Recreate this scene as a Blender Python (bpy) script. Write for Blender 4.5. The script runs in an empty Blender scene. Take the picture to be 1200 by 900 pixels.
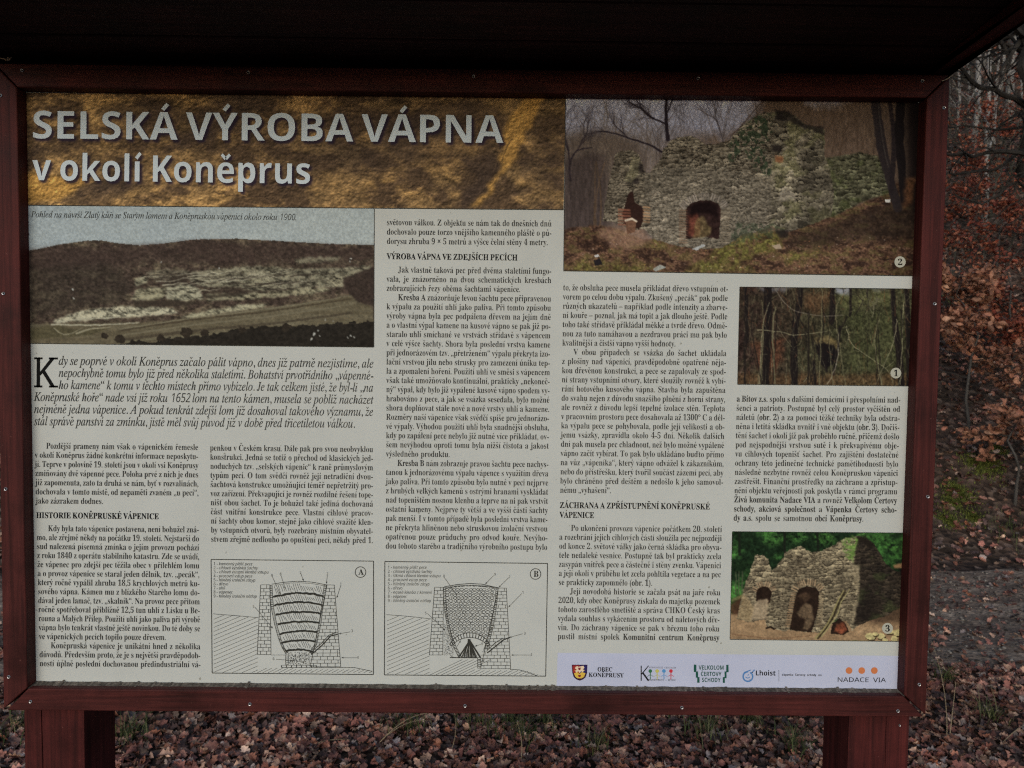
import bpy, math, random, unicodedata
import numpy as np
from mathutils import Vector, Matrix, noise as mnoise

# ------------------------------------------------------------------ camera
S = bpy.context.scene
COL = S.collection
F = 873.0                                   # focal length in 1200-px units
CAM = np.array([0.0537, -1.0105, 1.500])
ZC = 1.500 - 0.0631                          # height of the panel centre
PITCH, YAW, ROLL = [math.radians(a) for a in (-2.474, 0.205, 0.710)]
fw = np.array([math.sin(YAW)*math.cos(PITCH), math.cos(YAW)*math.cos(PITCH), math.sin(PITCH)])
rt0 = np.array([math.cos(YAW), -math.sin(YAW), 0.0]); up0 = np.cross(rt0, fw)
rt = math.cos(ROLL)*rt0 + math.sin(ROLL)*up0
up = -math.sin(ROLL)*rt0 + math.cos(ROLL)*up0
cd = bpy.data.cameras.new("camera")
cam = bpy.data.objects.new("camera", cd); COL.objects.link(cam); S.camera = cam
cam.matrix_world = Matrix(((rt[0], up[0], -fw[0], CAM[0]), (rt[1], up[1], -fw[1], CAM[1]),
                           (rt[2], up[2], -fw[2], CAM[2]), (0, 0, 0, 1)))
cd.sensor_width = 36.0; cd.lens = F/1200.0*36.0
cd.clip_start = 0.02; cd.clip_end = 600.0
cd.dof.use_dof = True; cd.dof.focus_distance = 1.02; cd.dof.aperture_fstop = 11.5

# ------------------------------------------------------------------ sky, sun, exposure
SUN_EL, SUN_AZ = math.radians(20), math.radians(190)     # azimuth from +Y, clockwise: behind the viewer
world = bpy.data.worlds.new("World"); S.world = world; world.use_nodes = True
wn = world.node_tree.nodes; wl = world.node_tree.links
bg = wn["Background"]
sky = wn.new("ShaderNodeTexSky"); sky.sky_type = 'NISHITA'; sky.sun_disc = False
sky.sun_elevation = SUN_EL; sky.sun_rotation = SUN_AZ
sky.air_density = 1.0; sky.dust_density = 1.2; sky.ozone_density = 1.5
wl.new(sky.outputs[0], bg.inputs[0]); bg.inputs[1].default_value = 0.10
sd = bpy.data.lights.new("sun", 'SUN'); sd.energy = 1.2; sd.angle = math.radians(50)
sd.color = (1.0, 0.98, 0.95)
so = bpy.data.objects.new("sun", sd); COL.objects.link(so)
sdir = Vector((math.sin(SUN_AZ)*math.cos(SUN_EL), math.cos(SUN_AZ)*math.cos(SUN_EL), math.sin(SUN_EL)))
so.rotation_euler = sdir.to_track_quat('Z', 'Y').to_euler()
so.location = sdir*20
S.view_settings.view_transform = 'Standard'; S.view_settings.look = 'None'
S.view_settings.exposure = -0.03; S.view_settings.gamma = 1.0
S.render.engine = 'CYCLES'; S.cycles.filter_width = 1.2
S.cycles.use_denoising = False; S.cycles.use_adaptive_sampling = False

random.seed(7); RNG = np.random.default_rng(11)

def unproj(px, py, y=0.0):
    """photo pixel(s) (1200x900) -> world point(s) on the upright plane at depth y"""
    px = np.asarray(px, float); py = np.asarray(py, float)
    a = (px-600)/F; b = -(py-450)/F
    d = fw + a[..., None]*rt + b[..., None]*up
    t = (y-CAM[1])/d[..., 1]
    return CAM + d*t[..., None]
def W(px, py, y=0.0): return Vector(unproj(px, py, y))
def lin(c):
    c = np.asarray(c, float)/255.0
    return np.where(c <= .04045, c/12.92, ((c+.055)/1.055)**2.4)

# ------------------------------------------------------------------ object helpers
def mesh_obj(name, verts, faces, mat=None, parent=None, smooth=False, colors=None, kind=None):
    me = bpy.data.meshes.new(name)
    verts = np.asarray(verts, dtype=np.float32)
    if isinstance(faces, np.ndarray):
        n, k = faces.shape
        me.vertices.add(len(verts)); me.vertices.foreach_set("co", verts.ravel())
        me.loops.add(n*k); me.loops.foreach_set("vertex_index", faces.astype(np.int32).ravel())
        me.polygons.add(n); me.polygons.foreach_set("loop_start", np.arange(0, n*k, k, dtype=np.int32))
        me.update(calc_edges=True)
    else:
        me.from_pydata([tuple(map(float, v)) for v in verts], [], faces); me.update()
    if colors is not None:
        at = me.color_attributes.new("Col", 'FLOAT_COLOR', 'POINT')
        c = np.ones((len(verts), 4), np.float32); c[:, :3] = colors
        at.data.foreach_set("color", c.ravel())
    if smooth: me.polygons.foreach_set("use_smooth", [True]*len(me.polygons))
    if mat is not None: me.materials.append(mat)
    o = bpy.data.objects.new(name, me); COL.objects.link(o)
    if parent is not None: o.parent = parent
    if kind: o["kind"] = kind
    return o
def thing(name, label, cat, loc=(0, 0, 0), group=None):
    o = bpy.data.objects.new(name, None); COL.objects.link(o); o.location = loc
    o.empty_display_size = 0.1
    o["label"] = label; o["category"] = cat
    if group: o["group"] = group
    return o
class MB:
    def __init__(s): s.v = []; s.f = []; s.c = []
    def add(s, vs, fs, col=None):
        b = len(s.v); s.v += [tuple(v) for v in vs]; s.f += [tuple(b+i for i in f) for f in fs]
        if col is not None: s.c += [col]*len(vs)
    def box(s, a, b, col=None):
        x0, y0, z0 = a; x1, y1, z1 = b
        s.add([(x0,y0,z0),(x1,y0,z0),(x1,y1,z0),(x0,y1,z0),(x0,y0,z1),(x1,y0,z1),(x1,y1,z1),(x0,y1,z1)],
              [(0,3,2,1),(4,5,6,7),(0,1,5,4),(1,2,6,5),(2,3,7,6),(3,0,4,7)], col)
    def tube(s, pts, rad, n=6, col=None, cap=True):
        pts = [Vector(p) for p in pts]; rings = []
        u = None
        for i, p in enumerate(pts):
            t = (pts[min(i+1, len(pts)-1)]-pts[max(i-1, 0)])
            if t.length < 1e-9: t = Vector((0, 0, 1))
            t.normalize()
            if u is None:
                u = t.orthogonal().normalized()
            else:
                u = (u - t*u.dot(t));  u = u.normalized() if u.length > 1e-6 else t.orthogonal().normalized()
            w = t.cross(u)
            r = rad[i] if hasattr(rad, '__len__') else rad
            rings.append([p + (u*math.cos(2*math.pi*k/n) + w*math.sin(2*math.pi*k/n))*r for k in range(n)])
        vs = [v for r in rings for v in r]; fs = []
        for i in range(len(rings)-1):
            for k in range(n):
                a = i*n+k; b = i*n+(k+1) % n
                fs.append((a, b, b+n, a+n))
        if cap:
            fs.append(tuple(range(n-1, -1, -1))); fs.append(tuple((len(rings)-1)*n+k for k in range(n)))
        s.add(vs, fs, col)
    def build(s, name, mat, parent=None, smooth=False, kind=None):
        return mesh_obj(name, s.v, s.f, mat, parent, smooth, np.array(s.c) if s.c else None, kind)
def bevel(o, w, seg=2):
    m = o.modifiers.new("bevel", 'BEVEL'); m.width = w; m.segments = seg; m.limit_method = 'ANGLE'
    return o

# ------------------------------------------------------------------ materials
def newmat(name, rough=.8, spec=.3):
    m = bpy.data.materials.new(name); m.use_nodes = True
    b = m.node_tree.nodes["Principled BSDF"]
    b.inputs["Roughness"].default_value = rough; b.inputs["Specular IOR Level"].default_value = spec
    return m, m.node_tree.nodes, m.node_tree.links, b
def flat(name, c, rough=.8, spec=.3, metal=0):
    m, n, l, b = newmat(name, rough, spec); b.inputs["Base Color"].default_value = (*c, 1)
    b.inputs["Metallic"].default_value = metal; return m
def ramp(n, stops):
    r = n.new("ShaderNodeValToRGB"); e = r.color_ramp.elements
    while len(e) > 1: e.remove(e[0])
    e[0].position = stops[0][0]; e[0].color = (*stops[0][1], 1)
    for p, c in stops[1:]:
        k = e.new(p); k.color = (*c, 1)
    return r
def wood(name, axis, dark, lite, rough=.55, gs=1.0, bump=.3):
    """stained timber: stretched grain, darker knots, worn and dirty patches, fine scuffs"""
    m, n, l, b = newmat(name, rough, .16)
    tc = n.new("ShaderNodeTexCoord"); mp = n.new("ShaderNodeMapping")
    sc = [95*gs]*3; sc[axis] = 3.0*gs; mp.inputs["Scale"].default_value = sc
    l.new(tc.outputs["Object"], mp.inputs[0])
    nz = n.new("ShaderNodeTexNoise"); nz.inputs["Scale"].default_value = 1; nz.inputs["Detail"].default_value = 8
    nz.inputs["Roughness"].default_value = .72; nz.inputs["Distortion"].default_value = 1.2
    l.new(mp.outputs[0], nz.inputs[0])
    r = ramp(n, [(.28, tuple(c*.62 for c in dark)), (.42, dark), (.55, tuple((a+c)/2 for a, c in zip(dark, lite))), (.72, lite)])
    l.new(nz.outputs[0], r.inputs[0])
    n2 = n.new("ShaderNodeTexNoise"); n2.inputs["Scale"].default_value = 9; n2.inputs["Detail"].default_value = 7; n2.inputs["Roughness"].default_value = .7
    l.new(tc.outputs["Object"], n2.inputs[0])
    r2 = ramp(n, [(.36, (.5, .46, .46)), (.5, (.88, .86, .85)), (.66, (1.2, 1.18, 1.15))]); l.new(n2.outputs[0], r2.inputs[0])
    mx = n.new("ShaderNodeMixRGB"); mx.blend_type = 'MULTIPLY'; mx.inputs[0].default_value = .9
    l.new(r.outputs[0], mx.inputs[1]); l.new(r2.outputs[0], mx.inputs[2])
    mp2 = n.new("ShaderNodeMapping"); s2 = [7.0]*3; s2[axis] = 2.6; mp2.inputs["Scale"].default_value = s2; l.new(tc.outputs["Object"], mp2.inputs[0])
    vk = n.new("ShaderNodeTexVoronoi"); vk.inputs["Scale"].default_value = 1; l.new(mp2.outputs[0], vk.inputs[0])
    rk = ramp(n, [(.0, (.25, .2, .2)), (.07, (.5, .45, .45)), (.10, (1, 1, 1))]); l.new(vk.outputs["Distance"], rk.inputs[0])
    mk = n.new("ShaderNodeMixRGB"); mk.blend_type = 'MULTIPLY'; mk.inputs[0].default_value = .8
    l.new(mx.outputs[0], mk.inputs[1]); l.new(rk.outputs[0], mk.inputs[2])
    n3 = n.new("ShaderNodeTexNoise"); n3.inputs["Scale"].default_value = 260; n3.inputs["Detail"].default_value = 2; l.new(tc.outputs["Object"], n3.inputs[0])
    r3 = ramp(n, [(.72, (0, 0, 0)), (.80, (.8, .8, .8))]); l.new(n3.outputs[0], r3.inputs[0])
    mw = n.new("ShaderNodeMixRGB"); l.new(r3.outputs[0], mw.inputs[0]); l.new(mk.outputs[0], mw.inputs[1]); mw.inputs[2].default_value = (lite[0]*1.5, lite[1]*2.6, lite[2]*2.4, 1)
    l.new(mw.outputs[0], b.inputs["Base Color"])
    rr = n.new("ShaderNodeMapRange"); rr.inputs[3].default_value = rough-.15; rr.inputs[4].default_value = rough+.3
    l.new(n2.outputs[0], rr.inputs[0]); l.new(rr.outputs[0], b.inputs["Roughness"])
    bp = n.new("ShaderNodeBump"); bp.inputs["Strength"].default_value = bump; bp.inputs["Distance"].default_value = .002
    l.new(nz.outputs[0], bp.inputs["Height"]); l.new(bp.outputs[0], b.inputs["Normal"])
    return m
DK, LT = (.050, .0120, .0110), (.108, .0245, .0215)
M_woodx = wood("stained wood x", 0, DK, LT)
M_woodz = wood("stained wood z", 2, DK, LT)
M_roof = wood("shade-darkened stained underside", 0, (.020, .009, .010), (.055, .022, .023), .7)  # brown stain set extra dark, the underside's shade is put into the colour
M_raft = wood("stained rafter", 1, (.060, .012, .013), (.13, .026, .026), .6)
M_post = wood("stained post", 2, (.045, .010, .010), (.11, .022, .020), .6, .8, .4)
def vcol(name, rough=.8, spec=.3, noise_amt=0.0, nscale=40, bump=0):
    m, n, l, b = newmat(name, rough, spec)
    a = n.new("ShaderNodeAttribute"); a.attribute_name = "Col"
    src = a.outputs[0]
    if noise_amt:
        tc = n.new("ShaderNodeTexCoord"); nz = n.new("ShaderNodeTexNoise"); nz.inputs["Scale"].default_value = nscale
        nz.inputs["Detail"].default_value = 5; l.new(tc.outputs["Object"], nz.inputs[0])
        r = ramp(n, [(.3, (1-noise_amt,)*3), (.7, (1+noise_amt,)*3)]); l.new(nz.outputs[0], r.inputs[0])
        mx = n.new("ShaderNodeMixRGB"); mx.blend_type = 'MULTIPLY'; mx.inputs[0].default_value = 1
        l.new(src, mx.inputs[1]); l.new(r.outputs[0], mx.inputs[2]); src = mx.outputs[0]
        if bump:
            bp = n.new("ShaderNodeBump"); bp.inputs["Strength"].default_value = bump; bp.inputs["Distance"].default_value = .003
            l.new(nz.outputs[0], bp.inputs["Height"]); l.new(bp.outputs[0], b.inputs["Normal"])
    l.new(src, b.inputs["Base Color"]); return m
M_print = vcol("printed colour", .75, .04)
K = 1.55      # printed reflectance for a displayed (linear) value under this light
def ink(name, rgb): return flat(name, tuple(np.clip(lin(rgb)*K, 0, .85)), .75, .04)
def paper(name, rgb):
    m, n, l, b = newmat(name, .65, .08)
    tc = n.new("ShaderNodeTexCoord"); nz = n.new("ShaderNodeTexNoise"); nz.inputs["Scale"].default_value = 9
    nz.inputs["Detail"].default_value = 8; nz.inputs["Roughness"].default_value = .7
    l.new(tc.outputs["Object"], nz.inputs[0])
    c = np.clip(lin(rgb)*K, 0, .85)
    r = ramp(n, [(.3, tuple(c*.93)), (.5, tuple(c)), (.7, tuple(np.clip(c*1.04, 0, .88)))]); l.new(nz.outputs[0], r.inputs[0])
    n2 = n.new("ShaderNodeTexNoise"); n2.inputs["Scale"].default_value = 170; n2.inputs["Detail"].default_value = 1
    l.new(tc.outputs["Object"], n2.inputs[0])
    r2 = ramp(n, [(.20, (.45, .42, .36)), (.26, (1, 1, 1))]); l.new(n2.outputs[0], r2.inputs[0])
    mx = n.new("ShaderNodeMixRGB"); mx.blend_type = 'MULTIPLY'; mx.inputs[0].default_value = .8
    l.new(r.outputs[0], mx.inputs[1]); l.new(r2.outputs[0], mx.inputs[2]); l.new(mx.outputs[0], b.inputs["Base Color"])
    rr = n.new("ShaderNodeMapRange"); rr.inputs[3].default_value = .5; rr.inputs[4].default_value = .7
    l.new(nz.outputs[0], rr.inputs[0]); l.new(rr.outputs[0], b.inputs["Roughness"])
    return m
M_paper = paper("cream print ground", (163, 166, 162))
M_strip = paper("white logo strip", (160, 165, 184))
M_ink = ink("black ink", (50, 50, 48))
M_inkb = ink("bold black ink", (20, 20, 20))
M_line = ink("drawing ink", (48, 48, 44))
M_title = ink("pale title ink", (178, 189, 214))
M_badge = ink("badge ink", (150, 150, 138))
# ------------------------------------------------------------------ lettering (vector glyphs from the built-in text tool)
def _u(base, i): return chr(base+i)
STY = {  # upper base, lower base, digit base, offset
 'serif': (0x1D400, 0x1D41A, 0x1D7CE, -.005), 'slab': (0x1D5A0, 0x1D5BA, 0x1D7E2, .002), 'serifb': (0x1D400, 0x1D41A, 0x1D7CE, .004),
 'serift': (0x1D400, 0x1D41A, 0x1D7CE, -.006), 'ital': (0x1D434, 0x1D44E, None, .002), 'sansb': (0x1D5D4, 0x1D5EE, 0x1D7EC, -.004),
 'sans': (0x1D5A0, 0x1D5BA, 0x1D7E2, .0), 'hand': (0x1D608, 0x1D622, 0x1D7E2, -.004)}
GLY = {}
def realchar(style, ch):
    ub, lb, db, off = STY[style]
    if 'A' <= ch <= 'Z': return _u(ub, ord(ch)-65), off
    if 'a' <= ch <= 'z':
        if style == 'ital' and ch == 'h': return _u(0x1D482, 7), -.006
        return _u(lb, ord(ch)-97), off
    if '0' <= ch <= '9': return (_u(db, ord(ch)-48), off) if db else (_u(0x1D7E2, ord(ch)-48), .0)
    return ch, (.012 if style == 'serifb' else 0.002)
def load_glyphs(pairs):
    todo = []
    def mk(body, off):
        c = bpy.data.curves.new("t", 'FONT'); c.body = body; c.size = 1; c.offset = off; c.resolution_u = 2
        o = bpy.data.objects.new("t", c); COL.objects.link(o); return o
    refs = {}
    for st, ch in sorted(pairs):
        if (st, ch) in GLY: continue
        rc, off = realchar(st, ch)
        todo.append(((st, ch), mk(rc, off), mk(rc+"I", 0)))
    ref = mk("I", 0)
    dg = bpy.context.evaluated_depsgraph_get(); dg.update()
    def data(o):
        me = o.evaluated_get(dg).to_mesh(); n = len(me.vertices)
        v = np.zeros(n*3, np.float32); me.vertices.foreach_get("co", v); v = v.reshape(-1, 3)[:, :2].copy()
        me.calc_loop_triangles(); t = np.zeros(len(me.loop_triangles)*3, np.int32)
        me.loop_triangles.foreach_get("vertices", t); o.evaluated_get(dg).to_mesh_clear()
        return v, t.reshape(-1, 3)
    rv, _ = data(ref); rx = rv[:, 0].max()
    for key, o, o2 in todo:
        v, t = data(o); v2, _ = data(o2); adv = v2[:, 0].max()-rx
        if key[0] == 'ital' and key[1].isdigit(): v[:, 0] = v[:, 0]*.92+v[:, 1]*.2; adv *= .92
        if key[0] == 'slab' and key[1].isalpha() and len(t):       # slab serifs on the flat stroke ends
            E = {}
            for a, b, c_ in t.tolist():
                for p, q in ((a, b), (b, c_), (c_, a)): E[(min(p, q), max(p, q))] = E.get((min(p, q), max(p, q)), 0)+1
            add = []
            for (p, q), k_ in E.items():
                if k_ != 1 or abs(v[p][1]-v[q][1]) > .004: continue
                w_ = abs(v[p][0]-v[q][0]); y_ = v[p][1]
                if .05 < w_ < .15 and (abs(y_) < .02 or y_ > .5 or y_ < -.2):
                    if key[1] in 'ij' and y_ > .56 or (key[1] == 't' and y_ > .1): continue
                    add.append((min(v[p][0], v[q][0]), max(v[p][0], v[q][0]), y_))
            for x0_, x1_, y_ in add:
                both = abs(y_) < .02 or y_ < -.2 or key[1].isupper() or key[1] in 'vwxyk'
                xa = x0_-.068; xb = x1_+(.068 if both else .0); up_ = .046 if (abs(y_) < .02 or y_ < -.2) else -.046; b0 = len(v)
                v = np.vstack([v, np.array([(xa, y_), (xb, y_), (xb, y_+up_), (xa, y_+up_)], np.float32)]); t = np.vstack([t, [[b0, b0+1, b0+2], [b0, b0+2, b0+3]]])
            adv += .045; v[:, 0] += .0225
        GLY[key] = (v, t, adv)
    for _, o, o2 in todo:
        for q in (o, o2):
            c = q.data; bpy.data.objects.remove(q); bpy.data.curves.remove(c)
    c = ref.data; bpy.data.objects.remove(ref); bpy.data.curves.remove(c)
def quadstrip(pts, w):
    """thick polyline in 2D -> verts, tris"""
    vs = []; fs = []
    for (x0, y0), (x1, y1) in zip(pts[:-1], pts[1:]):
        dx, dy = x1-x0, y1-y0; L = math.hypot(dx, dy) or 1; nx, ny = -dy/L*w/2, dx/L*w/2
        b = len(vs); vs += [(x0+nx, y0+ny), (x0-nx, y0-ny), (x1-nx, y1-ny), (x1+nx, y1+ny)]
        fs += [(b, b+1, b+2), (b, b+2, b+3)]
    return vs, fs
def glyph(style, ch):
    """composed glyph with Czech accents: verts (em), tris, advance"""
    key = (style, 'full', ch)
    if key in GLY: return GLY[key]
    d = unicodedata.normalize('NFD', ch); base = d[0]; acc = d[1:]
    if (style, base) not in GLY: load_glyphs({(style, base)})
    v, t, adv = GLY[(style, base)]
    if acc:
        b_ = style in ('serifb', 'sansb'); w = .085 if b_ else .05
        low = base.islower(); sh = .2 if style in ('ital', 'hand') else 0
        if base in 'ij' and len(t):
            keep = v[t][:, :, 1].min(axis=1) < (.56 if style in ('slab', 'sans', 'sansb', 'hand') else .5); t = t[keep]
        xh = (.55 if style in ('slab', 'sans', 'sansb', 'hand') else .49) if low else .70
        cx = (v[t.ravel()][:, 0].min()+v[t.ravel()][:, 0].max())/2 if len(t) else adv/2
        if base == 'j': cx = v[t.ravel()][:, 0].max()-.1
        y0 = xh+.07; cx += sh*.12; A = []
        if acc == '\u0301': A = [quadstrip([(cx-.03, y0), (cx+.09, y0+.15)], w*1.1)]
        elif acc == '\u030c' and base in 'dtl':
            xr = v[t.ravel()][:, 0].max(); A = [quadstrip([(xr+.03, .6), (xr+.06, .72)], w)]; adv = adv+.06
        elif acc == '\u030c': A = [quadstrip([(cx-.12, y0+.14), (cx, y0+.02), (cx+.12, y0+.14)], w)]
        elif acc == '\u030a':
            A = [quadstrip([(cx+.075*math.cos(a*math.pi/4), y0+.09+.075*math.sin(a*math.pi/4)) for a in range(9)], w*.7)]
        for vs, fs in A:
            t = np.vstack([t, np.array(fs)+len(v)]); v = np.vstack([v, np.array(vs, np.float32)])
    GLY[key] = (v, t, adv); return GLY[key]
class Print:
    """flat ink on the panel, collected in photo-pixel measure and laid on the board's face"""
    def __init__(s, depth=.0003): s.v = []; s.f = []; s.n = 0; s.dep = depth; s.o = []
    def add(s, vs, fs):
        vs = np.asarray(vs, float); s.v.append(vs); s.f.append(np.asarray(fs, int).reshape(-1, 3)+s.n); s.n += len(vs)
        s.o.append(np.full(len(vs), random.random()*.00008))
    def line(s, pts, w=.7): s.add(*quadstrip(pts, w))
    def poly(s, pts):
        from mathutils.geometry import tessellate_polygon
        s.add(pts, tessellate_polygon([[Vector((x, y, 0)) for x, y in pts]]))
    def disc(s, x, y, r, n=20): s.poly([(x+r*math.cos(i*2*math.pi/n), y+r*math.sin(i*2*math.pi/n)) for i in range(n)])
    def run(s, text, P, width, em, style='serif', cond=.78, justify=True, indent=0, mins=.19, nat=.24, bold=None):
        """P(u, h) maps distance along the baseline (px) and height (px, up) to photo px; width = line width"""
        items = []; b = False
        for ch in text:
            if ch == '*': b = not b; continue
            st = (bold or 'serifb') if b else style
            if ch == ' ': items.append(None)
            else:
                g_ = glyph(st, ch); items.append(g_)
        G = sum(g[2] for g in items if g)*em; ns = sum(1 for g in items if g is None)
        avail = width-indent; k = cond
        if justify and ns:
            sp = (avail-G*k)/ns
            if sp < mins*em: k = (avail-ns*mins*em)/G; sp = mins*em
            elif sp > .62*em: k = (avail-ns*.62*em)/G; sp = .62*em
        else:
            sp = nat*em
            if justify: k = (avail-ns*sp)/G
        x = indent
        for g in items:
            if g is None: x += sp; continue
            v, t, adv = g
            if len(t): s.add(P(x+v[:, 0]*em*k, v[:, 1]*em), t)
            x += adv*em*k
        return x
    def build(s, name, mat, parent, flip=True):
        v = np.vstack(s.v); f = np.vstack(s.f)
        w = unproj(v[:, 0], v[:, 1], 0.0); w[:, 1] = -s.dep-np.concatenate(s.o)
        a, b, c = w[f[:, 0]], w[f[:, 1]], w[f[:, 2]]
        ny = np.cross(b-a, c-a)[:, 1]; f[ny > 0] = f[ny > 0][:, ::-1]
        f = f[np.abs(ny) > 1e-13]
        return mesh_obj(name, w, f, mat, parent)
def liner(p0, p1):
    """baseline from p0 to p1; returns P(u,h), width"""
    p0 = np.array(p0, float); p1 = np.array(p1, float); L = np.linalg.norm(p1-p0); d = (p1-p0)/L
    up_ = np.array([d[1], -d[0]])
    return (lambda u, h: p0+np.outer(np.atleast_1d(u), d)+np.outer(np.atleast_1d(h), up_)), L
def block(pr, tl, tr, bl, br, lines, em, style='serif', **kw):
    tl, tr, bl, br = [np.array(q, float) for q in (tl, tr, bl, br)]; n = len(lines)
    for i, ln in enumerate(lines):
        t = i/(n-1) if n > 1 else 0
        just = True; ind = 0; wid = None
        if isinstance(ln, tuple): ln, opt = ln; ind = opt.get('ind', 0); wid = opt.get('w')
        a = tl+(bl-tl)*t; b = tr+(br-tr)*t; P, L = liner(a, b)
        pr.run(ln, P, wid or L, em, style, indent=ind, **kw)
I = {'ind': 13.5}
C1A = [("Pozdější prameny nám však o vápenickém řemesle", I), "v okolí Koněprus žádné konkrétní informace neposkytu-",
 "jí. Teprve v polovině 19. století jsou v okolí vsi Koněprusy", "zmiňovány dvě vápenné pece. Poloha prvé z nich je dnes",
 "již zapomenuta, zato ta druhá se nám, byť v rozvalinách,", "dochovala v tomto místě, od nepaměti zvaném „u pecí“,", ("jako zázrakem dodnes.", {'w': 79})]
C1B = [("Kdy byla tato vápenice postavena, není bohužel zná-", I), "mo, ale zřejmě někdy na počátku 19. století. Nejstarší do", "sud nalezená písemná zmínka o jejím provozu pochází",
 "z roku 1840 z operátu stabilního katastru. Zde se uvádí,", "že vápenec pro zdejší pec těžila obec v přilehlém lomu", "a o provoz vápenice se staral jeden dělník, tzv. „pecák“,",
 "který ročně vypálil zhruba 18,5 krychlových metrů ku-", "sového vápna. Kámen mu z blízkého Starého lomu do-", "dával jeden lamač, tzv. „skalník“. Na provoz pece přitom",
 "ročně spotřeboval přibližně 12,5 tun uhlí z Lísku u Be-", "rouna a Malých Přílep. Použití uhlí jako paliva při výrobě", "vápna bylo tenkrát vlastně ještě novinkou. Do té doby se",
 ("ve vápenických pecích topilo pouze dřevem.", {'w': 149}), ("Koněpruská vápenice je unikátní hned z několika", I), "důvodů. Především proto, že je s největší pravděpodob-", "ností úplně poslední dochovanou předindustriální vá-"]
C2 = ["penkou v Českém krasu. Dále pak pro svou neobvyklou", "konstrukci. Jedná se totiž o přechod od klasických jed-", "noduchých tzv. „selských vápenic“ k raně průmyslovým",
 "typům pecí. O tom svědčí rovněž její netradiční dvou-", "šachtová konstrukce umožňující téměř nepřetržitý pro-", "voz zařízení. Překvapující je rovněž rozdílné řešení tope-",
 "nišť obou šachet. To je bohužel také jediná dochovaná", "část vnitřní konstrukce pece. Vlastní cihlové pracov-", "ní šachty obou komor, stejně jako cihlové svažité klen-",
 "by vstupních otvorů, byly rozebrány místním obyvatel-", "stvem zřejmě nedlouho po opuštění pecí, někdy před 1."]
C3A = ["světovou válkou. Z objektu se nám tak do dnešních dnů", "dochovalo pouze torzo vnějšího kamenného pláště o pů-", ("dorysu zhruba 9 × 5 metrů a výšce čelní stěny 4 metry.", {'w': 189})]
C3B = [("Jak vlastně taková pec před dvěma staletími fungo-", I), "vala, je znázorněno na dvou schematických kresbách", ("zobrazujících řezy oběma šachtami vápenice.", {'w': 157}),
 ("*Kresba A* znázorňuje levou šachtu pece připravenou", I), "k výpalu za použití uhlí jako paliva. Při tomto způsobu", "výroby vápna byla pec podpálena dřevem na jejím dně",
 "a o vlastní výpal kamene na kusové vápno se pak již po-", "staralo uhlí smíchané ve vrstvách střídavě s vápencem", "v celé výšce šachty. Shora byla poslední vrstva kamene",
 "při jednorázovém tzv. „přetrženém“ výpalu překryta izo-", "lační vrstvou jílu nebo strusky pro zamezení úniku tep-", "la a zpomalení hoření. Použití uhlí ve směsi s vápencem",
 "však také umožňovalo kontinuální, prakticky „nekoneč-", "ný“ výpal, kdy bylo již vypálené kusové vápno spodem vy-", "hrabováno z pece, a jak se vsázka sesedala, bylo možné",
 "shora doplňovat stále nové a nové vrstvy uhlí a kamene.", "Rozměry naší vápenice však svědčí spíše pro jednorázo-", "vé výpaly. Výhodou použití uhlí byla snadnější obsluha,",
 "kdy po zapálení pece nebylo již nutné více přikládat, ov-", "šem nevýhodou oproti tomu byla nižší čistota a jakost", ("výsledného produktu.", {'w': 75}),
 ("*Kresba B* nám zobrazuje pravou šachtu pece nachys-", I), "tanou k jednorázovému výpalu vápence s využitím dřeva", "jako paliva. Při tomto způsobu bylo nutné v peci nejprve",
 "z hrubých velkých kamenů s ostrými hranami vyskládat", "nad topeništěm nosnou klenbu a teprve na ni pak vrstvit", "ostatní kameny. Nejprve ty větší a ve vyšší části šachty",
 "pak menší. I v tomto případě byla poslední vrstva kame-", "ne překryta hliněnou nebo struskovou izolační vrstvou", "opatřenou pouze průduchy pro odvod kouře. Nevýho-", "dou tohoto starého a tradičního výrobního postupu bylo"]
C4A = ["to, že obsluha pece musela přikládat dřevo vstupním ot-", "vorem po celou dobu výpalu. Zkušený „pecák“ pak podle", "různých ukazatelů – například podle intenzity a zbarve-",
 "ní kouře – poznal, jak má topit a jak dlouho ještě. Podle", "toho také střídavě přikládal měkké a tvrdé dřevo. Odmě-", "nou za tuto namáhavou a nezdravou práci mu pak bylo",
 ("kvalitnější a čistší vápno vyšší hodnoty.", {'w': 133}), ("V obou případech se vsázka do šachet ukládala", I), "z plošiny nad vápenicí, pravděpodobně opatřené něja-", "kou dřevěnou konstrukcí, a pece se zapalovaly ze spod-",
 "ní strany vstupními otvory, které sloužily rovněž k vybí-", "rání hotového kusového vápna. Stavba byla zapuštěna", "do svahu nejen z důvodu snazšího plnění z horní strany,",
 "ale rovněž z důvodu lepší tepelné izolace stěn. Teplota", "v pracovním prostoru pece dosahovala až 1300º C a dél-", "ka výpalu pece se pohybovala, podle její velikosti a ob-",
 "jemu vsázky, zpravidla okolo 4-5 dní. Několik dalších", "dní pak musela pec chladnout, než bylo možné vypálené", "vápno začít vybírat. To pak bylo ukládáno buďto přímo",
 "na vůz „vápeníka“, který vápno odvážel k zákazníkům,", "nebo do přístřešku, který tvořil součást zázemí pecí, aby", "bylo chráněno před deštěm a nedošlo k jeho samovol-", ("nému „vyhašení“.", {'w': 60})]
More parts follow.
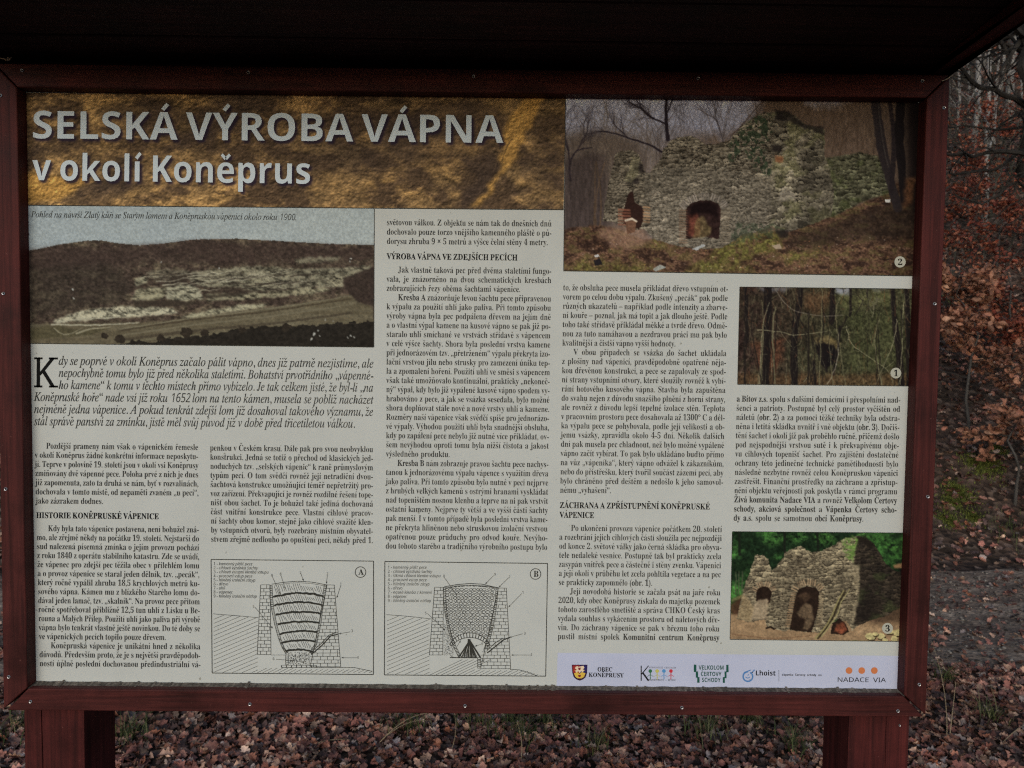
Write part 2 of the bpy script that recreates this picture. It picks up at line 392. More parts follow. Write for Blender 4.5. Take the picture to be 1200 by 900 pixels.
C4B = [("Po ukončení provozu vápenice počátkem 20. století", I), "a rozebrání jejich cihlových částí sloužila pec nejpozději", "od konce 2. světové války jako černá skládka pro obyva-",
 "tele nedaleké vesnice. Postupně tak byl prakticky zcela", "zasypán vnitřek pece a částečně i stěny zvenku. Vápenici", "a její okolí v průběhu let zcela pohltila vegetace a na pec",
 ("se prakticky zapomnělo (*obr. 1*).", {'w': 110}), ("Její novodobá historie se začala psát na jaře roku", I), "2020, kdy obec Koněprusy získala do majetku pozemek", "tohoto zarostlého smetiště a správa CHKO Český kras",
 "vydala souhlas s vykácením prostoru od náletových dře-", "vin. Do záchrany vápenice se pak v březnu toho roku", "pustil místní spolek *Komunitní centrum Koněprusy*"]
C5 = ["*a Bítov z.s.* spolu s dalšími domácími i přespolními nad-", "šenci a patrioty. Postupně byl celý prostor vyčištěn od", "náletů (*obr. 2*) a za pomoci těžké techniky byla odstra-",
 "něna i letitá skládka uvnitř i vně objektu (*obr. 3*). Dočiš-", "tění šachet i okolí již pak proběhlo ručně, přičemž došlo", "pod nejspodnější vrstvou sutě i k překvapivému obje-",
 "vu cihlových topenišť šachet. Pro zajištění dostatečné", "ochrany této jedinečné technické pamětihodnosti bylo", "následně nezbytné rovněž celou Koněpruskou vápenici",
 "zastřešit. Finanční prostředky na záchranu a zpřístup-", "nění objektu veřejnosti pak poskytla v rámci programu", "*Živá komunita Nadace VIA* a rovněž *Velkolom Čertovy*",
 "*schody, akciová společnost* a *Vápenka Čertovy scho-*", ("*dy a.s.* spolu se samotnou *obcí Koněprusy*.", {'w': 152.5})]
INTRO = [("dy se poprvé v okolí Koněprus začalo pálit vápno, dnes již patrně nezjistíme, ale", {'ind': 29}),
 ("nepochybně tomu bylo již před několika staletími. Bohatství prvotřídního „vápenné-", {'ind': 29}), ("ho kamene“ k tomu v těchto místech přímo vybízelo. Je tak celkem jisté, že byl-li „na", {'ind': 29}),
 "Koněpruské hoře“ nade vsí již roku 1652 lom na tento kámen, musela se poblíž nacházet", "nejméně jedna vápenice. A pokud tenkrát zdejší lom již dosahoval takového významu, že",
 ("stál správě panství za zmínku, jistě měl svůj původ již v době před třicetiletou válkou.", {'w': 376})]
# ------------------------------------------------------------------ printed pictures: flat print painted per vertex
class Canvas:
    def __init__(s, x0, y0, x1, y1, res=1.3, seed=1):
        s.x0, s.y0, s.s = x0-1, y0-1, res
        s.w = int((x1-x0+2)*res); s.h = int((y1-y0+2)*res)
        s.X, s.Y = np.meshgrid(s.x0+(np.arange(s.w)+.5)/res, s.y0+(np.arange(s.h)+.5)/res)
        s.rgb = np.zeros((s.h, s.w, 3)); s.rng = np.random.default_rng(seed)
    def noise(s, sx, sy=None, oc=4, gain=.55, X=None, Y=None):
        """fractal value noise 0..1, sx/sy = feature size in photo px"""
        sy = sy or sx; X = s.X if X is None else X; Y = s.Y if Y is None else Y
        out = np.zeros(X.shape); tot = 0; a = 1.0
        for _ in range(oc):
            u = (X-s.x0+50)/sx; v = (Y-s.y0+50)/sy
            nx, ny = int(u.max())+3, int(v.max())+3; g = s.rng.random((ny, nx))
            i = np.clip(np.floor(u).astype(int), 0, nx-2); j = np.clip(np.floor(v).astype(int), 0, ny-2)
            fx = u-i; fy = v-j; fx = fx*fx*(3-2*fx); fy = fy*fy*(3-2*fy)
            out += a*((g[j, i]*(1-fx)+g[j, i+1]*fx)*(1-fy)+(g[j+1, i]*(1-fx)+g[j+1, i+1]*fx)*fy)
            tot += a; a *= gain; sx = sx/2; sy = sy/2
        return out/tot
    def blur(s, m, r):
        n = max(1, int(round(r*s.s)))
        for ax in (0, 1):
            for _ in range(2):
                k = np.zeros_like(m)
                for d in range(-n, n+1): k += np.roll(m, d, ax)
                m = k/(2*n+1)
        return m
    def poly(s, pts, soft=.5, rough=0, rs=6, box=None):
        X, Y = s.X, s.Y
        if rough: X = X+(s.noise(rs)-.5)*2*rough; Y = Y+(s.noise(rs)-.5)*2*rough
        m = np.zeros(X.shape, bool)
        for (xa, ya), (xb, yb) in zip(pts, pts[1:]+pts[:1]):
            if ya == yb: continue
            m ^= ((ya > Y) != (yb > Y)) & (X < (xb-xa)*(Y-ya)/(yb-ya)+xa)
        m = m.astype(float)
        return s.blur(m, soft) if soft > .4 else m
    def put(s, m, c):
        c = np.asarray(c, float); m = np.clip(m, 0, 1)[..., None]; s.rgb = s.rgb*(1-m)+c*m
    def seg(s, x0, y0, x1, y1, w0, w1, c, a=1.0):
        """tapered stroke in photo px"""
        pad = max(w0, w1)+1.5
        i0 = max(0, int((min(x0, x1)-pad-s.x0)*s.s)); i1 = min(s.w, int((max(x0, x1)+pad-s.x0)*s.s)+1)
        j0 = max(0, int((min(y0, y1)-pad-s.y0)*s.s)); j1 = min(s.h, int((max(y0, y1)+pad-s.y0)*s.s)+1)
        if i0 >= i1 or j0 >= j1: return
        X = s.X[j0:j1, i0:i1]; Y = s.Y[j0:j1, i0:i1]; dx, dy = x1-x0, y1-y0; L2 = dx*dx+dy*dy+1e-9
        t = np.clip(((X-x0)*dx+(Y-y0)*dy)/L2, 0, 1); d = np.hypot(X-x0-t*dx, Y-y0-t*dy)
        r = (w0+(w1-w0)*t)/2; e = .5/s.s+.15
        m = np.clip((r-d)/e/2+.5, 0, 1)*a; m = np.where(r < e, m*np.clip(r/e+.25, 0, 1), m)[..., None]
        s.rgb[j0:j1, i0:i1] = s.rgb[j0:j1, i0:i1]*(1-m)+np.asarray(c, float)*m
    def path(s, pts, w0, w1, c, a=1.0, jit=.25):
        P = np.array([pts[0]]+list(pts)+[pts[-1]], float); out = []
        for k in range(1, len(P)-2):
            L = np.hypot(*(P[k+1]-P[k])); n = max(1, int(L/5))
            for j in range(n):
                t = j/n; q = .5*((2*P[k])+(P[k+1]-P[k-1])*t+(2*P[k-1]-5*P[k]+4*P[k+1]-P[k+2])*t*t+(3*P[k]-P[k-1]-3*P[k+1]+P[k+2])*t**3)
                out.append(q+s.rng.normal(0, jit, 2)*(1 if w0 < 4 else .7))
        out.append(P[-2]); n = len(out)-1
        for k in range(n):
            v = s.rng.uniform(.85, 1.12)
            s.seg(*out[k], *out[k+1], (w0+(w1-w0)*k/n)*v, (w0+(w1-w0)*(k+1)/n)*v, c, a)
    def tree(s, x, y, L, ang, w, depth, c, spread=.5, a=1.0):
        r = s.rng; n = 4; pts = [(x, y)]; an = ang
        for k in range(n):
            an += r.normal(0, .13); x += math.cos(an)*L/n; y -= math.sin(an)*L/n; pts.append((x, y))
        s.path(pts, w, w*.55, c, a)
        if depth:
            for k in range(1, n+1):
                for _ in range(1 if k < n else 2):
                    s.tree(*pts[k], L*r.uniform(.45, .75), an+r.choice([-1, 1])*r.uniform(.3, 1)*spread*1.4, w*.5, depth-1, c, spread, a)
    def stones(s, sx, sy, jit=.42, warp=2.0):
        X = s.X+(s.noise(9)-.5)*2*warp; Y = s.Y+(s.noise(9)-.5)*2*warp
        u = (X-s.x0+30)/sx; v = (Y-s.y0+30)/sy; u = u+.5*(np.floor(v) % 2)
        nx, ny = int(u.max())+4, int(v.max())+4
        jx = s.rng.uniform(-jit, jit, (ny, nx)); jy = s.rng.uniform(-jit*.7, jit*.7, (ny, nx)); rv = s.rng.random((ny, nx))
        i0 = np.floor(u).astype(int); j0 = np.floor(v).astype(int)
        f1 = np.full(u.shape, 9.0); f2 = f1.copy(); val = np.zeros(u.shape); gy = np.zeros(u.shape)
        for dj in (-1, 0, 1):
            for di in (-1, 0, 1):
                i = np.clip(i0+di, 0, nx-1); j = np.clip(j0+dj, 0, ny-1)
                ex = u-(i0+di+.5+jx[j, i]); ey = v-(j0+dj+.5+jy[j, i]); d = np.hypot(ex, ey)
                n = d < f1; f2 = np.where(n, f1, np.minimum(f2, d)); val = np.where(n, rv[j, i], val)
                gy = np.where(n, ey+ex*.3, gy); f1 = np.where(n, d, f1)
        return val, f2-f1, gy
    def build(s, name, quad, mat, parent, lam=1.0, depth=.00025, gain=1.0):
        """grid over the picture's four corners (tl,tr,br,bl in photo px) carrying the colours"""
        q = [np.array(p, float) for p in quad]
        nu = int(np.linalg.norm(q[1]-q[0])*s.s); nv = int(np.linalg.norm(q[3]-q[0])*s.s)
        U, V = np.meshgrid(np.linspace(0, 1, nu), np.linspace(0, 1, nv))
        P = (q[0]*((1-U)*(1-V))[..., None]+q[1]*(U*(1-V))[..., None]+q[2]*(U*V)[..., None]+q[3]*((1-U)*V)[..., None])
        fx = np.clip((P[..., 0]-s.x0)*s.s-.5, 0, s.w-1.001); fy = np.clip((P[..., 1]-s.y0)*s.s-.5, 0, s.h-1.001)
        i = fx.astype(int); j = fy.astype(int); fx = (fx-i)[..., None]; fy = (fy-j)[..., None]; A = s.rgb
        c = (A[j, i]*(1-fx)+A[j, i+1]*fx)*(1-fy)+(A[j+1, i]*(1-fx)+A[j+1, i+1]*fx)*fy
        c = np.clip(lin(np.clip(c, 2, 250))*K*gain, .002, .85).reshape(-1, 3)
        w = unproj(P[..., 0], P[..., 1]).reshape(-1, 3); w[:, 1] = -depth
        a = (np.arange(nv-1)[:, None]*nu+np.arange(nu-1)[None, :]).ravel()
        f = np.stack([a, a+nu, a+nu+1, a+1], 1)
        return mesh_obj(name, w, f, mat, parent, colors=c)
def shade(c, m): return np.asarray(c, float)*np.asarray(m)[..., None]
def mix(a, b, t): t = np.clip(t, 0, 1)[..., None]; return np.asarray(a, float)*(1-t)+np.asarray(b, float)*t

def paint_header():
    c = Canvas(26, 107, 664, 248, 1.5, 3)
    wx = (c.noise(40, 30)-.5)*22; wy = (c.noise(40, 30)-.5)*18
    h = c.noise(60, 40, 5, .5, c.X+wx, c.Y+wy); h2 = c.noise(13, 10, 5, .62)
    g = (np.roll(h, 1, 1)-np.roll(h, -1, 1))*7+(np.roll(h, 1, 0)-np.roll(h, -1, 0))*-6
    g2 = (np.roll(h2, -1, 0)-np.roll(h2, 1, 0))*2.0+(np.roll(h2, -1, 1)-np.roll(h2, 1, 1))*1.2
    h3 = c.noise(5, 4, 3, .65); g3 = (np.roll(h3, -1, 0)-np.roll(h3, 1, 0))*1.3+(np.roll(h3, -1, 1)-np.roll(h3, 1, 1))*.9
    c.rgb = mix((88, 72, 52), (148, 118, 76), (h-.3)*2.4+(h2-.5)*.8)
    c.rgb *= np.clip(1+g*.7+g2*.85+g3*.55, .35, 1.45)[..., None]
    dm = np.clip((c.noise(34, 22, 5, .62)-.44)*4.6, 0, .84); c.put(dm, shade((62, 50, 40), np.clip(1+g2*.9+g3*.6, .5, 1.6)))
    g2 = g2+g3*.6
    dk = (58, 48, 42)
    for pts, a in [([(490,128),(560,115),(600,140),(607,170),(585,205),(560,243),(530,243),(560,205),(540,190),(470,185),(440,160)], .82),
                   ([(255,110),(300,108),(330,128),(285,136),(240,165),(205,175),(150,205),(215,160)], .7),
                   ([(28,112),(60,118),(52,170),(30,200)], .55), ([(68,240),(95,222),(140,215),(190,214),(150,225),(128,241)], .85),
                   ([(330,140),(380,128),(470,134),(520,150),(400,150)], .6), ([(100,130),(180,118),(220,140),(150,150)], .5),
                   ([(390,165),(460,165),(520,200),(470,215),(400,200)], .35), ([(600,175),(660,165),(660,225),(620,215)], .4)]:
        m = c.blur(c.poly(pts, 2, 9, 16), 2)*a; c.put(m*(1.25-h), shade(dk, np.clip(1+g2*.6, .6, 1.4)))
    m = c.blur(c.poly([(590,150),(612,118),(640,108),(620,150),(600,190),(560,243),(552,243),(585,200)], 1, 6, 10), 1)
    c.put(m*.75, shade((172,132,70), np.clip(1+g2*.8, .5, 1.3)))
    m = c.blur(c.poly([(28,205),(90,205),(110,213),(60,236),(28,238)], 1, 5, 12), 1); c.put(m*.7, shade((160,122,62), np.clip(1+g2, .6, 1.3)))
    for x0, y0, x1, y1 in ((395,202,520,199), (60,240,150,214), (410,226,520,224), (602,162,566,222), (330,178,420,190), (120,150,170,175), (450,118,540,124), (250,224,330,236)):
        q = [(x0+(x1-x0)*k/14+c.rng.normal(0, 1), y0+(y1-y0)*k/14+c.rng.normal(0, 1.3)) for k in range(15)]; c.path(q, 1.3, .4, (40, 32, 28), .5)
    c.rgb *= .93
    c.rgb *= (1+(c.noise(1.6, oc=2)-.5)*.35)[..., None]
    # soft print shadow behind the title letters
    m = np.zeros((c.h, c.w)); sh = Print()
    title_runs(sh)
    for vs, fs in zip(sh.v, sh.f):
        pass
    v = np.vstack(sh.v)+np.array([2.4, 2.8]); f = np.vstack(sh.f)
    for t in f:
        p = v[t]; i0 = max(0, int((p[:, 0].min()-c.x0)*c.s)-1); i1 = int((p[:, 0].max()-c.x0)*c.s)+2
        j0 = max(0, int((p[:, 1].min()-c.y0)*c.s)-1); j1 = int((p[:, 1].max()-c.y0)*c.s)+2
        X = c.X[j0:j1, i0:i1]; Y = c.Y[j0:j1, i0:i1]
        e = [(p[(k+1) % 3, 0]-p[k, 0])*(Y-p[k, 1])-(p[(k+1) % 3, 1]-p[k, 1])*(X-p[k, 0]) for k in range(3)]
        m[j0:j1, i0:i1] = np.maximum(m[j0:j1, i0:i1], ((e[0] >= 0) & (e[1] >= 0) & (e[2] >= 0)) | ((e[0] <= 0) & (e[1] <= 0) & (e[2] <= 0)))
    c.put(np.clip(c.blur(m, 1.6)*1.15, 0, .85), (30, 24, 38))
    return c

def paint_old_view():
    c = Canvas(26, 238, 442, 410, 1.3, 5)
    T = lambda pts: [(x/2.727+20, y/2.727+240) for x, y in pts]
    n = c.noise(30, 20); f = c.noise(3.2, 2.4, 3, .7); ff = c.noise(1.7, oc=2)
    c.rgb = mix((136, 148, 154), (148, 157, 157), n*.6+(c.X-30)/600) * (1+(ff-.5)*.05)[..., None]
    hill = T([(0,152),(70,141),(130,128),(220,115),(270,114),(330,124),(390,129),(470,124),(560,111),(700,108),(860,117),(1000,125),(1150,129),(1150,470),(0,470)])
    m = c.poly(hill, .3, .5, 3)
    c.put(m, shade(mix((60, 51, 45), (88, 80, 66), (n-.35)*2+(c.noise(8,4,3)-.5)*2.2), .4+1.2*f))
    m = c.poly(T([(0,152),(130,135),(330,135),(560,118),(1140,135),(1140,175),(700,190),(400,185),(0,215)]), 3, 3)
    c.put(m*.75, shade((56, 46, 42), .7+.6*f))
    m = c.poly(T([(0,200),(300,190),(370,260),(330,318),(160,335),(0,375)]), 3, 4); c.put(m*.55, shade((46, 41, 36), .7+.6*f))
    lt = (112, 111, 94)
    g = c.noise(7, 4, 4, .65); gs = (np.roll(g, -1, 0)-np.roll(g, 1, 0))*3+(np.roll(g, 1, 1)-np.roll(g, -1, 1))*2
    for pts, a, cc in [([(560,215),(650,203),(780,197),(900,205),(1050,200),(1130,195),(1130,215),(1050,240),(1045,262),(900,268),(760,278),(690,262),(590,262),(545,240)], .75, lt),
                   ([(375,240),(412,222),(418,250),(380,262)], .8, lt), ([(365,300),(380,272),(440,262),(478,268),(470,300),(400,308)], .85, (120,118,98)),
                   ([(476,262),(520,246),(580,262),(600,300),(520,308),(478,302)], .9, (122,121,104)), ([(410,215),(480,203),(560,212),(540,232),(470,240),(420,236)], .5, lt),
                   ([(600,285),(760,280),(980,262),(1010,275),(900,290),(700,305),(610,308)], .8, (118,116,96)),
                   ([(110,372),(200,338),(330,326),(500,328),(515,345),(470,352),(330,362),(230,368),(130,380)], .95, (134,132,114)),
                   ([(520,360),(620,335),(720,318),(800,316),(790,328),(640,350),(560,365)], .9, (126,124,104)),
                   ([(880,176),(930,166),(1040,168),(1010,182),(900,188)], .7, (104,102,86)), ([(1000,238),(1040,232),(1052,255),(1010,262)], .8, (116,112,94))]:
        m = c.poly(T(pts), .6, 2.2, 5); c.put(m*a, shade(np.array(cc)*.98, np.clip(1+gs*.35+(f-.5)*.6+(g-.5)*2.2, .35, 1.3)))
    for pts in ([(470,246),(500,232),(545,226),(548,244),(500,262),(474,262)], [(590,292),(700,278),(780,274),(700,290),(610,300)], [(370,308),(480,306),(600,312),(520,324),(380,322)]):
        c.put(c.poly(T(pts), .5, 1.5, 4)*.8, (50, 44, 38))
    for k in range(48):
        x0 = c.rng.uniform(370, 920); y0 = 215+c.rng.random()*75-(x0-380)*.02; L = c.rng.uniform(40, 170)
        q = [(x0+L*t, y0-L*t*.09+c.rng.normal(0, 2.2)) for t in np.linspace(0, 1, 7)]
        c.path(T(q), c.rng.uniform(.6, 1.7), .5, (48, 42, 37) if k % 3 else (158, 155, 136), c.rng.uniform(.6, .95))
    for k in range(60):
        x0 = c.rng.uniform(560, 1020); y0 = c.rng.uniform(205, 262); c.seg(*T([(x0, y0)])[0], *T([(x0+c.rng.normal(0, 3), y0+c.rng.uniform(5, 18))])[0], .7, .3, (62, 56, 48), .5)
    m = c.poly(T([(0,380),(110,380),(400,376),(560,362),(820,326),(1070,290),(1140,330),(1140,460),(0,460)]), .6, 1, 8)
    c.put(m*.95, shade(mix((84, 78, 62), (98, 93, 76), (c.noise(60, 4)-.3)*2), .82+.36*f))
    for y0, y1, w, cc in [(402,300,2.4,(62,55,44)), (418,318,2.0,(104,99,82)), (432,346,3.4,(64,58,48)), (398,290,1.2,(112,108,90)), (440,372,2,(96,92,74))]:
        c.path(T([(330,y0),(560,(y0*2+y1)/3),(820,(y0+y1*2)/3+4),(1070,y1)]), w, w*.7, cc, .75)
    c.put(c.poly(T([(1040,235),(1150,195),(1150,318),(1100,318),(1070,290),(1045,268)]), .8, 2, 6)*.92, shade((50, 42, 38), .7+.6*f))
    c.put(c.poly(T([(340,450),(370,432),(430,440),(500,425),(620,415),(700,398),(790,388),(900,386),(1150,372),(1150,470),(340,470)]), .4, 3.2, 4), shade((36, 33, 29), .65+.7*f))
    for x, y, r in [(540,408,20),(600,410,14),(330,430,18),(280,420,12),(460,426,14),(860,392,16),(720,400,14)]:
        a = [(x+r*math.cos(k), y+r*.8*math.sin(k)) for k in np.arange(0, 6.28, .5)]; c.put(c.poly(T(a), .4, 2, 3), shade((44, 39, 33), .7+.6*f))
    c.put(c.poly(T([(28,395),(130,385),(180,400),(250,395),(300,392),(240,415),(140,425),(28,430)]), .5, 2, 5)*.8, shade((74, 70, 52), .7+.5*f))
    c.path(T([(110,382),(250,384),(390,376)]), 1.6, 1, (150, 148, 130)); c.path(T([(130,376),(200,366),(300,362),(330,358)]), 1.5, .8, (150, 148, 130))
    c.path(T([(190,412),(230,398),(300,390)]), 2.2, .8, (128, 124, 104)); c.path(T([(120,395),(150,415),(190,405),(205,395)]), 1, .8, (128, 124, 104))
    for x, y, w in [(178,270,2.2),(182,300,1.6),(462,182,1.2),(646,203,1.6),(1068,172,1.8),(1064,182,1.2),(950,412,3),(962,402,2),(942,428,2.2),(968,420,1.2),(1066,418,2),(1078,424,1.6),(1058,426,1.2),(985,370,1),(1010,372,1),(394,130,1.2)]:
        c.seg(*T([(x,y)])[0], *T([(x+c.rng.uniform(-4,4),y+c.rng.uniform(-6,6))])[0], w, w*.5, (150, 152, 146))
    c.rgb *= (1+(ff-.5)*.22)[..., None]
    return c

def masonry(c, m, sx, sy, lo, hi, joint, warp=2, a=1, moss=None, jw=.12, var=.75):
    v, e, gy = c.stones(sx, sy, warp=warp); v2, e2, gy2 = c.stones(sx*1.9, sy*1.7, warp=warp*1.3); pick = c.noise(14, 9, 3) > .53
    v = np.where(pick, v2, v); e = np.where(pick, e2*1.6, e); gy = np.where(pick, gy2, gy)
    n = c.noise(2.4, oc=3); big = c.noise(34, 22, 4)
    col = mix(lo, hi, v*var+(big-.5)*1.2+.12); col = col*(1+(n-.5)*.7-np.clip(gy, -.5, .5)*.55)[..., None]
    j = np.clip(1-e/jw, 0, 1)*np.clip(.35+gy*1.9, .08, 1)*np.clip(c.noise(7)*1.9, 0, 1); col = col*(1-j[..., None])+np.asarray(joint, float)*j[..., None]
    if moss is not None:
        mm = np.clip((c.noise(16, 12, 4)-.52)*4, 0, .55); col = mix(col, np.asarray(moss, float)*(.6+.8*n)[..., None], mm)
    c.put(m*a, col)
def brickarch(c, pts, w, cc, dark):
    """bricks set on edge round an opening"""
    for k in range(len(pts)-1):
        (x0, y0), (x1, y1) = pts[k], pts[k+1]; L = math.hypot(x1-x0, y1-y0); n = max(1, int(L/2.3)); dx, dy = (x1-x0)/L, (y1-y0)/L
        for i in range(n):
            x = x0+dx*L*(i+.5)/n; y = y0+dy*L*(i+.5)/n; q = c.rng.uniform(.75, 1.2)
            c.seg(x, y, x+dy*w, y-dx*w, 1.7, 1.6, np.array(cc)*q, .75)
            c.seg(x+dx*1.1, y+dy*1.1, x+dx*1.1+dy*w, y+dy*1.1-dx*w, .45, .4, dark, .6)
def litter(c, m, lo, hi, seed_s=3):
    n = c.noise(seed_s, seed_s*.8, 3, .75); b = c.noise(30, 14, 3); c.put(m, shade(mix(lo, hi, b), .45+1.1*n))

def paint_ruin():
    c = Canvas(658, 110, 1084, 326, 1.45, 9)
    T = lambda pts: [(x/2.609+640, y/2.609+100) for x, y in pts]
    n = c.noise(40, 30); X, Y = c.X, c.Y; r = c.rng
    sky = mix((140, 144, 162), (98, 98, 108), (Y-113)/75)
    far = mix((90, 85, 84), (74, 64, 57), (X-760)/120)
    t = np.clip((Y-(150+(n-.5)*40-np.clip((X-850)/60, 0, 1)*45))/20, 0, 1)
    c.rgb = mix(sky, far, t); c.rgb *= (1+(c.noise(2, 7, 3)-.5)*.35*np.clip(t+.15, 0, 1))[..., None]
    c.put(c.blur(c.poly(T([(55,200),(90,140),(190,130),(300,200),(330,470),(55,470)]), 2, 8, 20), 4)*.7, shade((62, 55, 50), .75+.5*c.noise(2.5, 14, 3)))
    for x in r.uniform(664, 780, 60):
        c.tree(x, r.uniform(215, 285), r.uniform(40, 90), 1.57+r.normal(0, .12), r.uniform(.6, 1.8), 2, mix((54, 48, 46), (92, 84, 76), np.array(r.random())), .5, .6)
    for x in r.uniform(840, 1030, 60):
        c.tree(x, r.uniform(150, 210), r.uniform(30, 70), 1.57+r.normal(0, .12), r.uniform(.5, 1.5), 2, mix((50, 42, 37), (88, 76, 64), np.array(r.random())), .45, .5)
    for x in r.uniform(780, 880, 22):
        c.tree(x, r.uniform(150, 175), r.uniform(18, 42), 1.57+r.normal(0, .2), r.uniform(.5, 1), 2, (68, 64, 66), .6, .6)
    for x, a in ((696, 1.6), (703, 1.5), (698, 1.75)):
        c.path([(x, 268), (x+1, 230), (x+(a-1.57)*60, 190)], 2.2, 1, (96, 80, 60), .8)
    dk = (38, 34, 38)
    c.path(T([(372,165),(368,120),(366,60),(370,36)]), 4.4, 2.6, dk); c.tree(*T([(368,120)])[0], 34, 2.5, 2, 3, dk); c.tree(*T([(366,90)])[0], 26, .9, 1.6, 3, dk)
    c.path(T([(355,205),(310,180),(250,160),(200,145),(150,140)]), 2.4, .9, dk); c.tree(*T([(250,160)])[0], 24, 2.4, 1.2, 2, dk); c.tree(*T([(200,145)])[0], 20, 2.9, .9, 2, dk)
    c.path(T([(75,290),(72,240),(95,200),(140,190)]), 3, 1.2, dk, .8); c.path(T([(72,240),(66,190),(60,160)]), 2, 1, dk, .8); c.tree(*T([(95,200)])[0], 26, 1.2, 1.4, 3, dk, .5, .8); c.tree(*T([(66,200)])[0], 30, 1.8, 1.4, 3, dk, .5, .8)
    c.tree(*T([(540,165)])[0], 40, 1.8, 1.4, 3, (60, 56, 58)); c.path(T([(565,155),(600,120),(650,60),(680,40)]), 1.6, .9, (62, 54, 50), .9)
    c.put(c.blur(c.poly(T([(50,230),(180,200),(190,440),(50,450)]), 3, 5), 3)*.55, shade((42, 37, 38), .6+.8*c.noise(2.2, 12, 3)))
    # ground
    gm = c.poly(T([(50,445),(130,430),(180,428),(300,470),(560,480),(800,425),(860,395),(1000,350),(1050,300),(1150,290),(1150,600),(50,600)]), .8, 3, 8)
    litter(c, gm, (52, 41, 35), (84, 67, 56), 2.2); gn = c.noise(9, 5, 4, .6); c.put(gm*np.clip((gn-.52)*5, 0, .5), shade((68, 64, 44), .5+c.noise(2.4))); c.put(gm*np.clip((.44-gn)*6, 0, .6), (32, 26, 25))
    c.put(c.poly(T([(160,440),(240,425),(300,440),(330,480),(250,500),(190,490)]), 2, 4, 8)*.6, shade((112, 92, 80), .7+.5*c.noise(3)))
    for pts, a in [([(560,470),(640,440),(700,450),(720,490),(600,540),(520,560),(430,570),(500,520)], .8), ([(60,560),(110,520),(180,545),(300,545),(380,560),(60,578)], .6), ([(320,470),(370,480),(360,500),(330,498)], .8),
                   ([(700,520),(820,500),(830,520),(740,545)], .7), ([(430,560),(620,545),(640,575),(420,575)], .6)]:
        m = c.blur(c.poly(T(pts), 2, 6, 8), 1); c.put(m*a*np.clip(c.noise(4, oc=3)*2-.3, 0, 1), shade((78, 78, 46), .5+1.0*c.noise(2.2, oc=2)))
    c.put(c.blur(c.poly(T([(720,470),(880,420),(1140,330),(1140,460),(900,480),(760,500)]), 3, 5, 9), 3)*.6, shade((42, 37, 33), .6+.8*c.noise(3)))
    for _ in range(230):
        x, y = r.uniform(661, 1078), r.uniform(278, 322); q = r.random(); cc = (150, 138, 124) if q < .4 else (108, 96, 52) if q < .6 else (128, 92, 70)
        c.seg(x, y, x+r.uniform(-2, 2), y+r.uniform(-1, 1), r.uniform(.5, 1.3), .4, cc, r.uniform(.3, .8))
    # low wall to the right and main walls
    m = c.poly(T([(850,225),(905,215),(960,205),(1010,215),(1035,245),(1050,330),(960,360),(880,400),(840,410)]), .5, 1.5, 5)
    masonry(c, m, 6, 4, (46, 45, 38), (78, 78, 64), (26, 25, 22), 2, 1, (60, 64, 44))
    hill = T([(172,415),(178,370),(190,300),(205,245),(212,207),(238,200),(262,198),(282,210),(292,235),(303,268),(318,268),(330,250),(350,225),(358,195),(378,172),(405,158),(440,155),(462,163),(485,180),(520,180),(560,168),(575,150),(600,125),(622,105),(650,88),(690,80),(735,82),(760,92),(800,125),(835,128),(850,135),(852,215),(868,260),(880,330),(872,400),(800,430),(740,450),(690,430),(640,450),(600,455),(570,478),(530,500),(470,500),(400,492),(330,470),(300,440),(250,440),(225,420)])
    m = c.poly(hill, .3, 1.3, 4)
    masonry(c, m, 5.6, 2.9, (60, 56, 50), (104, 99, 88), (20, 18, 17), 3.4, 1, jw=.3, var=.6)
    m2 = m*c.poly(T([(690,80),(900,80),(900,450),(690,440),(680,300),(700,200)]), 1.5, 4, 9)
    masonry(c, m2, 8.5, 5, (54, 51, 46), (112, 107, 94), (20, 18, 18), 4.5, .95, (72, 72, 52), jw=.26)
    m3 = m*c.poly(T([(300,262),(345,250),(600,260),(690,300),(680,440),(560,500),(300,490)]), 3, 5, 12)
    masonry(c, m3, 8, 4, (64, 61, 56), (104, 99, 90), (26, 24, 22), 4.5, .6, jw=.2, var=.5)
    c.put(m*c.poly(T([(172,415),(212,207),(255,200),(250,300),(225,415)]), 1.5, 2, 8)*.25, (58, 54, 48))
    c.put(m*c.blur(c.poly(T([(800,180),(860,180),(890,400),(760,450),(780,320)]), 3, 3), 3)*.35, (40, 38, 34))
    for pts, s_ in (([(600,130),(640,95),(690,90),(690,140),(670,190),(690,280),(640,260),(600,190),(560,240),(555,190)], .85), ([(570,420),(690,420),(740,455),(650,470),(560,490)], .5)):
        mm = c.poly(T(pts), .8, 4, 5)*(c.noise(3, oc=2) > .48); c.put(mm*s_, shade((44, 52, 42), .5+.9*c.noise(2)))
    for pts in ([(700,75),(740,78),(790,120),(848,128),(850,150),(790,132),(740,110),(705,108)], [(690,180),(720,185),(722,205),(692,205)], [(262,230),(290,240),(303,268),(270,262)], [(250,282),(285,285),(282,300),(248,300)], [(700,445),(740,440),(742,465),(710,465)]):
        c.put(c.poly(T(pts), .5, 1.5, 4)*.75, (32, 29, 30))
    c.put(c.poly(T([(262,215),(285,222),(282,270),(262,300),(240,290),(255,250)]), .6, 1.5, 4)*.35, shade((124, 122, 96), .5+.8*c.noise(3)))
    c.put(c.poly(T([(700,212),(725,218),(725,235),(700,235)]), .6, 1.5, 3)*.6, (110, 70, 52))
    big = [(722,312),(742,316),(760,336),(758,352),(705,352)]; c.put(c.poly(T(big), .6, 1.5, 4)*.45, shade((122, 117, 108), .8+.4*c.noise(4)))
